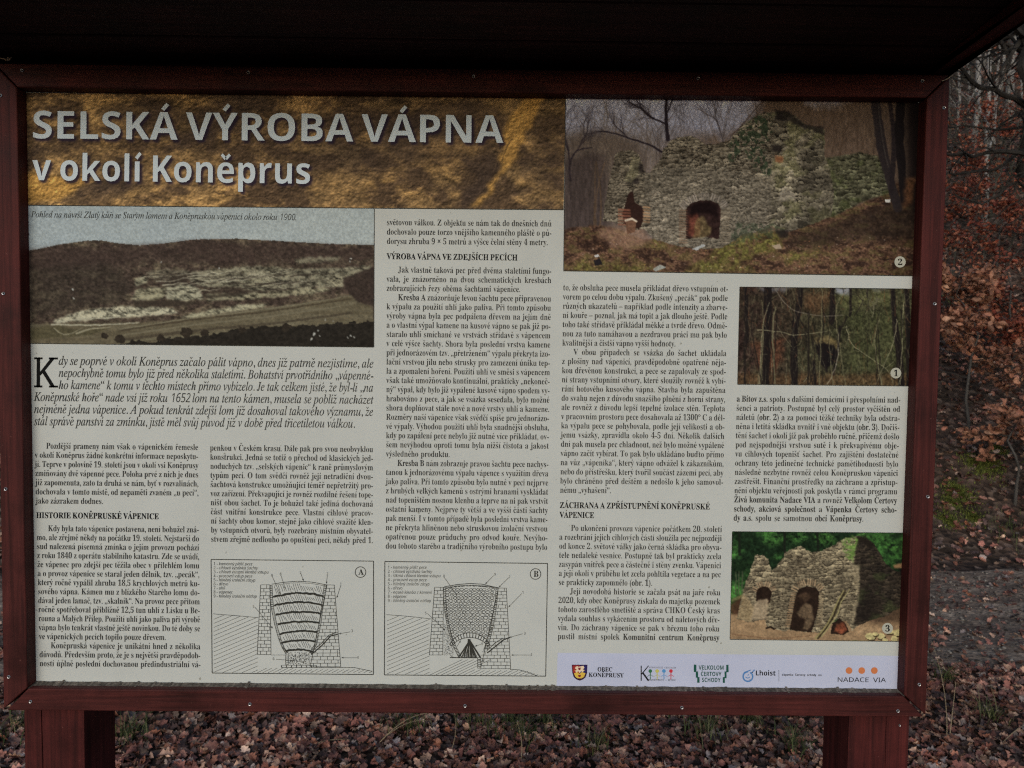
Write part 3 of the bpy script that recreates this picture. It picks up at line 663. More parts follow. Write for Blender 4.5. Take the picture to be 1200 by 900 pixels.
    # openings
    c.put(c.poly(T([(232,395),(240,372),(252,330),(266,322),(270,355),(298,378),(296,415),(285,440),(240,425)]), .4, 1, 3)*.95, (40, 30, 28))
    for k in range(6):
        y = 380+k*9; c.seg(*T([(222,y)])[0], *T([(256,y+2)])[0], 2.4, 2.2, np.array((112, 76, 62))*r.uniform(.7, 1.15), .55)
        c.seg(*T([(298,y-8)])[0], *T([(316,y-6)])[0], 2.2, 2, np.array((124, 100, 78))*r.uniform(.7, 1.1), .7)
    c.put(c.poly(T([(242,412),(262,405),(276,415),(270,450),(248,455)]), .3, .8, 3), shade((80, 62, 52), .8+.4*c.noise(2))); c.path(T([(243,413),(262,408),(276,416)]), 2.4, 2, (140, 132, 120))
    c.put(c.poly(T([(428,470),(426,380),(442,362),(470,352),(500,352),(525,362),(535,382),(528,470),(480,462)]), .4, .8, 4), shade((42, 33, 32), .6+.8*c.noise(4)))
    c.put(c.poly(T([(436,400),(455,390),(470,405),(470,462),(434,462)]), .6, 2, 4)*.7, shade((84, 52, 44), .5+1.0*c.noise(3)))
    c.put(c.poly(T([(455,410),(480,400),(505,440),(498,462),(450,466)]), .6, 2, 4)*.6, shade((86, 78, 56), .5+1.0*c.noise(3)))
    brickarch(c, T([(420,380),(436,362),(465,350),(500,348),(528,358),(543,378)]), 7, (100, 95, 90), (60, 54, 52))
    for k in range(14):
        y = 382+k*7.6; c.seg(*T([(408,y)])[0], *T([(430,y+1)])[0], 1.8, 1.6, np.array((104, 84, 70))*r.uniform(.75, 1.1), .5); c.seg(*T([(534,y)])[0], *T([(562,y+1)])[0], 2, 1.8, np.array((104, 96, 84))*r.uniform(.75, 1.1), .5)
    for pts, cc in (([(446,500),(480,485),(488,490),(460,505)], (112, 114, 114)), ([(326,562),(348,548),(368,556),(334,570)], (104, 106, 102)), ([(690,490),(715,485),(720,500),(700,500)], (110, 100, 88)), ([(145,535),(165,530),(172,548),(150,552)], (34, 32, 34)), ([(148,520),(160,516),(163,524),(150,526)], (130, 130, 130)), ([(1036,350),(1052,348),(1053,358),(1038,358)], (150, 150, 146))):
        c.put(c.poly(T(pts), .3, .5, 3), cc)
    # trunks at the right; right edge painted darker as a vignette
    c.path(T([(998,-20),(1020,150),(1040,250),(1075,375)]), 11, 11, (44, 40, 41), .8); c.path(T([(1038,-20),(1062,150),(1055,330)]), 5, 6, (40, 36, 38), .7); c.path(T([(1090,-20),(1080,150),(1096,360)]), 12, 9, (34, 31, 32), .85)
    c.path(T([(1006,-20),(1026,150),(1046,250)]), 1.4, 1.2, (72, 68, 64), .45)
    c.put(c.poly(T([(1100,40),(1150,40),(1150,420),(1128,420),(1105,280)]), 4, 3)*.8, (26, 23, 25))
    c.put(c.poly(T([(1098,280),(1128,285),(1120,360),(1092,380)]), 1.5, 3, 5)*.6, shade((92, 66, 48), .5+c.noise(3)))
    v = np.clip((X-1010)/80, 0, 1); c.rgb *= (1-.35*v)[..., None]
    c.put(c.poly(T([(440,368),(470,356),(505,356),(526,370),(528,410),(500,392),(462,392),(440,405)]), 1.2, 1)*.8, (24, 19, 20))
    c.rgb = np.clip((c.rgb-34)*1.28+26, 6, 230)
    c.rgb *= (1+(c.noise(1.5, oc=2)-.5)*.32)[..., None]
    return c

def paint_thicket():
    c = Canvas(860, 334, 1074, 456, 1.6, 13); r = c.rng
    T = lambda pts: [(x/5.217+850, y/5.217+320) for x, y in pts]
    n = c.noise(26, 22); f = c.noise(2.6, 2.6, 3, .7)
    c.rgb = shade(mix(mix((50, 38, 34), (54, 54, 38), (c.X-880)/110), (72, 72, 52), (n-.45)*2), .25+1.35*f)
    c.put(c.poly(T([(660,90),(760,90),(770,140),(690,130)]), 1.2, 3, 5)*.9, (140, 144, 156))
    c.put(c.poly(T([(180,85),(420,85),(340,120),(240,115)]), 1.5, 4, 5)*.55, (120, 122, 130)); c.put(c.poly(T([(880,90),(1000,95),(940,125)]), 1.5, 4, 5)*.5, (120, 122, 120))
    c.put(c.poly(T([(480,120),(640,120),(640,220),(560,260),(480,210)]), 3, 5, 6)*.5, shade((96, 66, 46), .5+f)); c.put(c.poly(T([(670,130),(1000,120),(1010,200),(720,220)]), 3, 5, 6)*.5, shade((96, 98, 60), .5+f))
    c.put(c.poly(T([(740,230),(1040,220),(1060,560),(760,620)]), 3, 6, 8)*.45, shade((66, 70, 44), .4+1.2*f))
    c.put(c.poly(T([(160,420),(360,400),(350,520),(300,620),(200,600)]), 2, 5, 6)*.5, shade((104, 62, 44), .4+1.1*f)); c.put(c.poly(T([(60,620),(1140,610),(1140,700),(60,700)]), 2, 5, 6)*.7, shade((84, 64, 44), .35+1.2*f))
    c.put(c.poly(T([(540,400),(640,385),(700,430),(690,470),(560,440)]), 1, 2, 4)*.7, shade((110, 94, 62), .5+f))
    c.put(c.poly(T([(552,440),(600,425),(660,440),(680,480),(660,560),(600,580),(560,500)]), .6, 2, 4)*.95, (20, 17, 19))
    dk = (26, 22, 22)
    for pts, w0, w1 in [([(458,20),(450,200),(430,300),(420,450),(425,760)], 7, 9), ([(262,20),(258,240),(255,350),(245,520),(238,760)], 9, 12), ([(650,20),(655,180),(650,300)], 6, 6), ([(1020,20),(1030,250),(1060,480),(1080,760)], 5, 9), ([(125,20),(130,420)], 4, 5),
                        ([(760,20),(765,200),(760,260)], 3, 3), ([(872,20),(868,150)], 2, 2), ([(1105,20),(1130,780)], 5, 8), ([(700,330),(690,450),(660,620)], 3, 3), ([(540,540),(560,760)], 3, 4), ([(600,480),(620,600)], 3, 3)]:
        c.path(T(pts), w0, w1, dk, .8); c.path(T([(x-9, y) for x, y in pts]), .7, .6, (70, 62, 54), .35, .6)
    for _ in range(700):
        x, y = r.uniform(862, 1072), r.uniform(338, 452); a = r.uniform(0, 3.14) if r.random() < .4 else r.normal(1.57, .25); q = r.random()
        cc = np.array((120, 116, 88) if q < .35 else (30, 26, 24) if q < .75 else (110, 72, 50)); L = r.uniform(4, 24)
        x1, y1 = x+math.cos(a)*L*.5, y-math.sin(a)*L; c.path([(x, y), ((x+x1)/2+r.normal(0, 1.5), (y+y1)/2), (x1, y1)], r.uniform(.3, .8), .25, cc, r.uniform(.3, .75))
    lt = (138, 134, 106)
    for pts, w, cc in [([(210,680),(218,480),(232,300),(270,180)], 1.7, lt), ([(280,620),(292,400),(296,230)], 1, lt), ([(200,350),(330,360),(420,380),(560,365),(620,355)], 1.5, lt), ([(300,95),(360,180),(420,230),(540,255),(640,262),(720,258)], 1.3, (120,112,100)),
                       ([(640,100),(680,130),(760,190),(800,210)], 1, dk), ([(440,260),(500,360),(560,430)], 1.3, dk), ([(740,330),(770,430),(860,500),(960,570),(1010,620),(1025,680)], 1.4, lt), ([(1090,180),(1080,400),(1068,680)], 1.6, lt),
                       ([(1050,280),(1030,420),(960,580),(915,680)], 1.4, lt), ([(1030,540),(980,580)], 1.2, lt), ([(690,360),(690,500),(660,610),(620,680)], 1.6, (150,144,124)), ([(740,270),(700,350),(690,380),(690,450)], 2.6, dk), ([(600,240),(640,310),(700,345),(760,330)], 1.6, dk), ([(480,670),(520,590),(545,560)], 1.1, lt),
                       ([(90,610),(130,530),(165,490)], 1, (120,96,84)), ([(140,100),(230,160),(300,240)], 1.2, dk), ([(300,290),(360,390),(420,470)], .9, lt), ([(370,680),(375,540)], .8, lt), ([(560,430),(600,360),(640,370),(636,400),(610,520)], 1.3, dk), ([(510,280),(520,440),(560,520),(600,600)], 1.2, (86,82,56))]:
        c.path(T(pts), w*.62, w*.4, cc, .8, .45)
    for x in r.uniform(866, 1070, 26):
        y0 = r.uniform(338, 400); c.path([(x, y0), (x+r.normal(0, 3), y0+25), (x+r.normal(0, 5), 456)], r.uniform(.5, 1.6), r.uniform(.6, 1.8), (30, 26, 24) if r.random() < .6 else (104, 100, 76), .75, .4)
    c.tree(*T([(790,260)])[0], 20, 1.2, 1.4, 3, (36, 32, 28), .9, .8); c.tree(*T([(900,270)])[0], 18, 1.6, 1.2, 3, (110, 106, 86), .9, .6)
    c.rgb *= (1+(c.noise(1.5, oc=2)-.5)*.3)[..., None]*.96
    return c

def paint_summer():
    c = Canvas(854, 620, 1062, 756, 1.6, 17); r = c.rng
    T = lambda pts: [(x/5+840, y/5+610) for x, y in pts]
    n = c.noise(24, 18, 4); f = c.noise(3.4, 3, 4, .7)
    c.rgb = shade(mix((22, 36, 22), (62, 108, 50), (n-.42)*4), .3+1.4*f)
    for x, y, rr, cc in [(330,110,70,(66,112,52)), (470,100,60,(58,98,46)), (630,100,70,(64,108,48)), (930,120,80,(60,104,46)), (1040,150,70,(66,112,50)), (150,270,70,(28,46,26)), (1040,210,50,(52,92,42)), (860,85,40,(84,130,62))]:
        a = [(x+rr*math.cos(k), y+rr*.55*math.sin(k)) for k in np.arange(0, 6.28, .4)]; m = c.blur(c.poly(T(a), 1.5, 5, 5), 1.5); c.put(m*np.clip(f*2.4-.7, 0, 1), shade(cc, .5+.8*c.noise(2.4, oc=2)))
    for x in (130, 395, 590): c.path(T([(x,70),(x+4,200)]), 2.8, 3, (22, 26, 20), .8)
    for x in (130,150,112): c.path(T([(x,300),(x-3,430)]), 1.6, 1.6, (72, 76, 58), .6)
    g = c.poly(T([(70,545),(120,540),(330,580),(520,600),(850,580),(1120,500),(1120,710),(70,710)]), .8, 2, 6)
    c.put(g, shade(mix((120, 98, 74), (150, 126, 96), c.noise(30, 10)), .75+.45*f))
    c.put(c.poly(T([(80,490),(150,430),(150,540),(80,555)]), 1, 2)*.9, shade((70, 48, 36), .7+.5*f)); c.put(c.poly(T([(85,460),(150,432),(160,445),(85,480)]), .6, 1)*.8, (104, 100, 66))
    c.put(c.blur(c.poly(T([(800,540),(1110,430),(1110,600),(960,600),(830,580)]), 2, 3), 2)*.75, shade((50, 38, 30), .6+.8*f))
    wall = T([(120,575),(150,430),(180,330),(205,265),(225,205),(270,202),(300,222),(318,290),(345,275),(380,235),(400,185),(440,168),(490,150),(520,168),(560,185),(620,175),(690,140),(740,108),(830,90),(870,100),(920,140),(960,200),(1000,260),(1060,300),(1110,290),(1110,480),(990,560),(900,580),(790,640),(760,590),(700,575),(620,660),(560,655),(420,640),(400,650),(290,620),(280,580),(200,595)])
    m = c.poly(wall, .3, 1.8, 4); masonry(c, m, 4.6, 2.7, (76, 69, 56), (134, 124, 100), (34, 28, 22), 2, 1, jw=.3)
    m2 = m*c.poly(T([(820,80),(1110,80),(1110,600),(800,620),(835,400),(838,280),(800,250),(815,150)]), .7, 1, 5)
    masonry(c, m2, 4.4, 2.8, (30, 26, 23), (60, 52, 42), (14, 12, 11), 1.8, .96, (50, 58, 34), jw=.2)
    c.put(c.poly(T([(1030,262),(1090,245),(1095,280),(1040,280)]), .6, 1)*.8, (140, 104, 76)); c.put(c.poly(T([(1060,280),(1100,280),(1100,330)]), .6, 1)*.9, (20, 17, 16))
    c.put(c.poly(T([(820,95),(870,92),(915,140),(905,165),(850,130),(822,135)]), .6, 1.5, 4)*.8, (28, 24, 20))
    m = c.poly(T([(735,115),(800,85),(825,110),(810,165),(800,250),(760,215),(735,165)]), .8, 3, 4)*np.clip(c.noise(3)*3-.8, 0, 1); c.put(m*.9, shade((92, 124, 58), .6+.7*c.noise(2)))
    c.put(m2*0+m2*c.poly(T([(850,420),(980,440),(940,560),(820,600)]), 3, 3)*.6, (24, 20, 18))
    c.put(c.poly(T([(785,260),(835,262),(832,480),(800,600),(790,560),(800,480),(830,470)]), .6, 2, 4)*.5, shade((146, 134, 108), .7+.5*f))
    for pts in ([(228,470),(232,405),(262,384),(300,388),(322,420),(316,470),(300,490),(250,480)], [(425,640),(440,560),(466,430),(480,400),(530,385),(575,392),(600,420),(598,500),(570,600),(555,655)], [(665,660),(680,600),(720,572),(750,600),(775,650),(740,672)]):
        c.put(c.poly(T(pts), .4, .8, 4), shade((34, 25, 20), .6+.8*f))
    c.put(c.poly(T([(208,505),(245,462),(300,458),(296,575),(203,578)]), .5, 2, 4)*.85, shade((150, 134, 110), .7+.5*f)); c.put(c.poly(T([(120,575),(150,430),(195,470),(215,510),(200,595)]), .6, 1.5, 4)*.55, shade((150, 130, 96), .8+.4*f))
    c.put(c.poly(T([(465,540),(520,480),(560,500),(570,580),(540,640),(500,640),(520,590)]), .6, 2, 4)*.7, shade((104, 88, 68), .4+1.1*f)); c.put(c.poly(T([(470,440),(520,420),(560,440),(520,480)]), .8, 2, 4)*.5, shade((84, 66, 50), .5+f))
    c.put(c.poly(T([(690,650),(700,610),(740,590),(765,640),(740,665)]), .5, 1.5, 3)*.8, shade((120, 66, 46), .4+1.2*f))
    brickarch(c, T([(462,420),(478,392),(525,374),(580,382),(606,412)]), 6, (146, 124, 96), (66, 52, 42)); brickarch(c, T([(228,420),(240,395),(275,380),(312,392),(325,415)]), 5, (140, 118, 92), (66, 52, 42))
    for k in range(15):
        y = 425+k*14; q = r.uniform(.8, 1.1); c.seg(*T([(460-k*2.3,y)])[0], *T([(438-k*2.5,y)])[0], 1.6, 1.5, np.array((146, 116, 86))*q, .6); c.seg(*T([(604-k*1.5,y)])[0], *T([(626-k,y)])[0], 1.6, 1.5, np.array((132, 116, 90))*q, .6)
    c.path(T([(752,412),(712,492),(662,602),(592,690)]), 2.2, 2.8, (44, 38, 26), .8); c.path(T([(742,410),(700,490),(650,600),(578,690)]), 1.3, 1.9, (124, 116, 78)); c.path(T([(778,403),(728,480),(700,560),(612,680)]), 1.0, 1.6, (136, 128, 90))
    for x, y, rr in [(900,680,34),(960,678,28),(1010,650,26),(1060,655,34),(1040,690,26),(985,700,20),(930,665,20),(1085,690,20)]:
        a = [(x+rr*r.uniform(.7, 1.1)*math.cos(k), y+rr*.7*r.uniform(.7, 1.1)*math.sin(k)) for k in np.arange(0, 6.28, .8)]
        c.put(c.poly(T([(p+3, q+7) for p, q in a]), .3), (40, 32, 22)); c.put(c.poly(T(a), .3), shade((176, 166, 118), .75+.4*c.noise(4)))
    c.path(T([(290,632),(315,624),(335,636)]), 2.2, 2, (34, 26, 20)); c.path(T([(90,665),(300,690),(560,675)]), 1.4, 1, (96, 70, 52), .5)
    c.rgb *= (1+(c.noise(1.5, oc=2)-.5)*.28)[..., None]
    return c

def title_runs(pr):
    P, L = liner((36.5, 162.3), (590, 167.8)); pr.run("SELSKÁ VÝROBA VÁPNA", P, L, 45.5, 'sansb', cond=1.07, justify=True, mins=.2)
    P, L = liner((37.5, 211.2), (365, 215.6)); pr.run("v okolí Koněprus", P, L, 43.5, 'sansb', cond=1.03, mins=.2)
# ------------------------------------------------------------------ the information board
board = thing("information_board", "roofed red-brown timber information board with a printed lime kiln panel, standing on two posts", "information board")
YF, YB = -0.020, 0.020          # front and back of the frame
OT = [(-7, 74), (1113.5, 87.5), (1085, 840.5), (4, 832.5)]      # outer corners of the frame's face, photo px
IN = [(19.5, 102), (1086.5, 114.5), (1060, 816), (31.5, 807)]  # inner corners
def rail(name, a, b, c, d, mat, gap0, gap1):
    """prism between outer edge a-b and inner edge d-c (photo px on the front face); ends pulled back from the mitre"""
    A, B, C_, D = [W(*p, YF) for p in (a, b, c, d)]
    u = (B-A).normalized(); A = A+u*gap0[0]; D = D+u*gap0[1]; B = B-u*gap1[0]; C_ = C_-u*gap1[1]
    vs = [Vector((p.x, y, p.z)) for y in (YF, YB) for p in (A, B, C_, D)]
    o = mesh_obj(name, vs, [(0, 3, 2, 1), (4, 5, 6, 7), (0, 1, 5, 4), (1, 2, 6, 5), (2, 3, 7, 6), (3, 0, 4, 7)], mat, board)
    bm_fix(o); return bevel(o, .0016, 2)
def bm_fix(o):
    import bmesh
    bm = bmesh.new(); bm.from_mesh(o.data); bmesh.ops.recalc_face_normals(bm, faces=bm.faces[:]); bm.to_mesh(o.data); bm.free()
tr_ = rail("frame_rail", OT[0], OT[1], IN[1], IN[0], M_woodx, (.0008, .0008), (.001, .0014))
br_ = rail("frame_rail", OT[3], OT[2], IN[2], IN[3], M_woodx, (.004, .0015), (.003, .001))
ls_ = rail("frame_stile", OT[0], OT[3], IN[3], IN[0], M_woodz, (.0008, .0008), (.002, .0005))
rs_ = rail("frame_stile", OT[1], OT[2], IN[2], IN[1], M_woodz, (.0012, .001), (.003, .001))
# screws with a bright washer ring
M_ring = flat("zinc screw", (.55, .55, .56), .35, .5, .8); M_hole = flat("screw recess", (.02, .015, .015), .8)
def screw(px, py, parent, y=YF, r=.0023):
    c = W(px, py, y); m = MB(); n = 14; vs = []
    prof = [(1.0, 0), (1.0, -.0006), (.82, -.0011), (.58, -.0009), (.45, -.0001)]
    for rr, yy in prof: vs += [(c.x+math.cos(2*math.pi*k/n)*r*rr, c.y+yy-.0001, c.z+math.sin(2*math.pi*k/n)*r*rr) for k in range(n)]
    fs = [(i*n+k, i*n+(k+1) % n, (i+1)*n+(k+1) % n, (i+1)*n+k) for i in range(len(prof)-1) for k in range(n)]
    m.add(vs, fs); o = m.build("screw", M_ring, parent, True)
    h = MB(); h.add([(c.x+math.cos(2*math.pi*k/n)*r*.5, c.y-.0003, c.z+math.sin(2*math.pi*k/n)*r*.5) for k in range(n)], [tuple(range(n))])
    ob = o; bm = o.data
    b = len(bm.vertices)
    me = bpy.data.meshes.new("screw"); me.from_pydata([v.co[:] for v in bm.vertices]+h.v, [], [tuple(p.vertices) for p in bm.polygons]+[tuple(b+k for k in range(n))])
    me.materials.append(M_ring); me.materials.append(M_hole); me.polygons[len(me.polygons)-1].material_index = 1
    o.data = me; bpy.data.meshes.remove(bm); bm_fix(o)
for p in [(26, 82.7), (291, 85), (555, 89.7), (818, 92), (1080.5, 95)]: screw(*p, tr_)
for p in [(1106, 126.5), (1095, 356), (1087, 582), (1077, 802)]: screw(*p, rs_)
for p in [(1052, 833), (799, 829), (545, 827), (293, 825), (36, 822)]: screw(*p, br_)
for p in [(10.5, 793), (7, 573), (4.3, 344), (1, 112)]: screw(*p, ls_)
# splintered end grain at the mitres
M_spl = flat("bare splintered wood", (.45, .36, .27), .8)
m = MB()
for k in range(5):
    a = W(1104+k*1.3, 95-k*.5, YF-.0005); m.tube([a, a+Vector((.004+.001*k, -.002, .002+.0008*k))], [.0009, .0002], 4)
m.build("splinter", M_spl, rs_)
m = MB()
for k in range(9):
    a = W(1+k*1.1, 68+k*.35, YF-.004); m.tube([a, a+Vector((random.uniform(.002, .008), -.002, random.uniform(-.003, .004)))], [.0012, .0003], 4)
m.build("splinter", M_spl, tr_)
# panel
PQ = [(26.5, 107.5), (1082, 120), (1054, 812), (34.5, 804)]
def slab(name, quad, y0, y1, mat, parent, grow=0.0):
    c = sum((W(*p, 0) for p in quad), Vector())/4; vs = []
    for y in (y0, y1):
        for p in quad:
            q = W(*p, 0); q = q+(q-c).normalized()*grow; vs.append((q.x, y, q.z))
    o = mesh_obj(name, vs, [(0, 3, 2, 1), (4, 5, 6, 7), (0, 1, 5, 4), (1, 2, 6, 5), (2, 3, 7, 6), (3, 0, 4, 7)], mat, parent); bm_fix(o); return o
panel = slab("panel", PQ, 0, .005, M_paper, board, .0)
back = slab("backing_board", PQ, .0052, .012, M_woodx, board, .012)
strip = Print(.00012); strip.poly([(653.5, 765), (1055.7, 768.5), (1054, 812), (652, 808.6)])
strip.build("logo_strip", M_strip, panel)
# mossy grime caught on the bottom rail against the panel
M_moss = vcol("grime", .95, .1, .5, 220, .6)
m = MB(); a, b = W(35, 807.5, -.0005), W(1055, 814.5, -.0005); N = 420; RN = np.random.default_rng(5)
zt = W(IN[3][0], IN[3][1], YF).z; zt2 = W(IN[2][0], IN[2][1], YF).z
for k in range(N):
    t = k/N; x0 = a.x+(b.x-a.x)*t; x1 = a.x+(b.x-a.x)*(k+1.0)/N; zb = zt+(zt2-zt)*t
    hh = .0011+.0011*abs(mnoise.noise(Vector((k*.11, 0, 0))))+(RN.random() < .05)*RN.uniform(.0005, .0018)
    col = np.array((.135, .118, .098))*RN.uniform(.7, 1.3)
    m.add([(x0, YF+.0025, zb-.001), (x1, YF+.0025, zb-.001), (x1, -.004, zb+hh*.6), (x0, -.004, zb+hh*.6), (x0, -.0007, zb+hh*1.2), (x1, -.0007, zb+hh*1.2)],
          [(0, 1, 2, 3), (3, 2, 5, 4)], tuple(col))
m.build("moss_line", M_moss, br_)
# ---- headline, pictures, text
c = paint_header(); c.build("title_picture", [(27, 109), (662.5, 113), (660.5, 245.5), (28.5, 240)], M_print, panel, gain=1.3)
pr = Print(.0004); title_runs(pr); pr.build("title_lettering", M_title, panel)
c = paint_old_view(); c.build("old_photograph", [(28.6, 240.8), (438.6, 244.6), (438, 406.4), (31, 402)], M_print, panel)
c = paint_ruin(); c.build("ruin_photograph", [(663.3, 113.3), (1081.5, 120.5), (1071.5, 323), (660.3, 317)], M_print, panel, gain=1.38)
c = paint_thicket(); c.build("thicket_photograph", [(867, 336.3), (1071.2, 338.7), (1067.3, 452), (864.3, 450)], M_print, panel)
c = paint_summer(); c.build("summer_photograph", [(858.2, 623), (1060.8, 624.6), (1056.3, 751.3), (855.6, 748.8)], M_print, panel)
pr = Print(.00045)
rules = [((28.5, 240.6), (660.5, 245.8), .9), ((662.7, 113), (660.5, 317.5), .8), ((438.7, 244.8), (438.1, 406.6), .8), ((31, 402.4), (438.2, 406.7), .8), ((660.2, 317.4), (1071.3, 323.3), .9),
         ((867, 336.2), (1071, 338.6), .6), ((866.8, 336.3), (864.2, 450.2), .6), ((864.3, 450.4), (1067, 452.4), .7), ((858.2, 622.8), (1060.5, 624.4), .6), ((858.1, 623), (855.4, 749), .6), ((855.4, 749.2), (1056, 751.6), .7), ((28.4, 240.8), (30.8, 402.4), .5)]
for a, b, w in rules: pr = Print(.00045); pr.line([a, b], w); pr.build("border_line", M_line, panel)
for (x, y, r), ch in (((1054.5, 307, 6.6), "2"), ((1049.6, 437.2, 6.3), "1"), ((1039.8, 736.2, 6.4), "3")):
    pr = Print(.0005); pr.disc(x, y, r); o = pr.build("picture_badge", M_badge, panel)
    pr = Print(.0007); P, L = liner((x-3, y+3.6), (x+3, y+3.65)); pr.run(ch, P, 6, 10.5, 'serifb', justify=False, indent=.1, cond=1); pr.build("badge_numeral", M_inkb, panel)
EM = 10.35
def textblock(name, mat, *args, **kw):
    pr = Print(.0004); block(pr, *args, **kw); return pr.build(name, mat, panel)
def one(name, a, b, s, em, style, mat=None, **kw):
    pr = Print(.0004); P, L = liner(a, b); pr.run(s, P, L, em, style, **kw); return pr.build(name, mat or M_ink, panel)
one("caption", (36.8, 254.6), (347.7, 258.2), "Pohled na návrší Zlatý kůň se Starým lomem a Koněpruskou vápenicí okolo roku 1900.", 10.6, 'ital', cond=.9)
textblock("introduction", M_ink, (40, 427.2), (438, 430.8), (40.4, 498.2), (437.5, 501.4), INTRO, 14.8, 'ital', cond=.88)
one("initial_letter", (38, 453.8), (66, 454), "K", 49, 'slab', M_inkb, cond=.8, justify=True)
textblock("text_column", M_ink, (40.6, 525.6), (232.3, 527.4), (42, 590.0), (232.9, 591.4), C1A, EM)
one("subheading", (42.5, 607), (186.2, 608.4), "HISTORIE KONĚPRUSKÉ VÁPENICE", 10, 'serifb', M_inkb, cond=.92)
textblock("text_column", M_ink, (42.8, 622.3), (233.2, 623.9), (46.4, 780.6), (235.2, 781.9), C1B, EM)
textblock("text_column", M_ink, (246, 528), (437.3, 529.8), (247.2, 634.8), (437.3, 636.4), C2, EM)
textblock("text_column", M_ink, (453.2, 263.8), (646.4, 265.4), (453.2, 285.8), (646.4, 287.4), C3A, EM)
one("subheading", (453.2, 303.6), (606.5, 305.2), "VÝROBA VÁPNA VE ZDEJŠÍCH PECÍCH", 10, 'serifb', M_inkb, cond=.92)
textblock("text_column", M_ink, (453, 319.3), (646.3, 321), (451.8, 642.8), (641.4, 644.4), C3B, EM)
textblock("text_column", M_ink, (659.7, 340.2), (853.2, 341.9), (656.2, 577.4), (847.2, 579), C4A, EM)
one("subheading", (655.8, 595.2), (832, 597), "ZÁCHRANA A ZPŘÍSTUPNĚNÍ KONĚPRUSKÉ", 10, 'serifb', M_inkb, cond=.92)
one("subheading", (655.7, 606.5), (696.2, 607), "VÁPENICE", 10, 'serifb', M_inkb, cond=.92)
textblock("text_column", M_ink, (655.4, 621.9), (846.1, 623.5), (653.4, 748.9), (842.9, 750.6), C4B, EM)
textblock("text_column", M_ink, (863, 470.6), (1055.2, 471.9), (859.5, 610), (1050.3, 611.4), C5, EM)

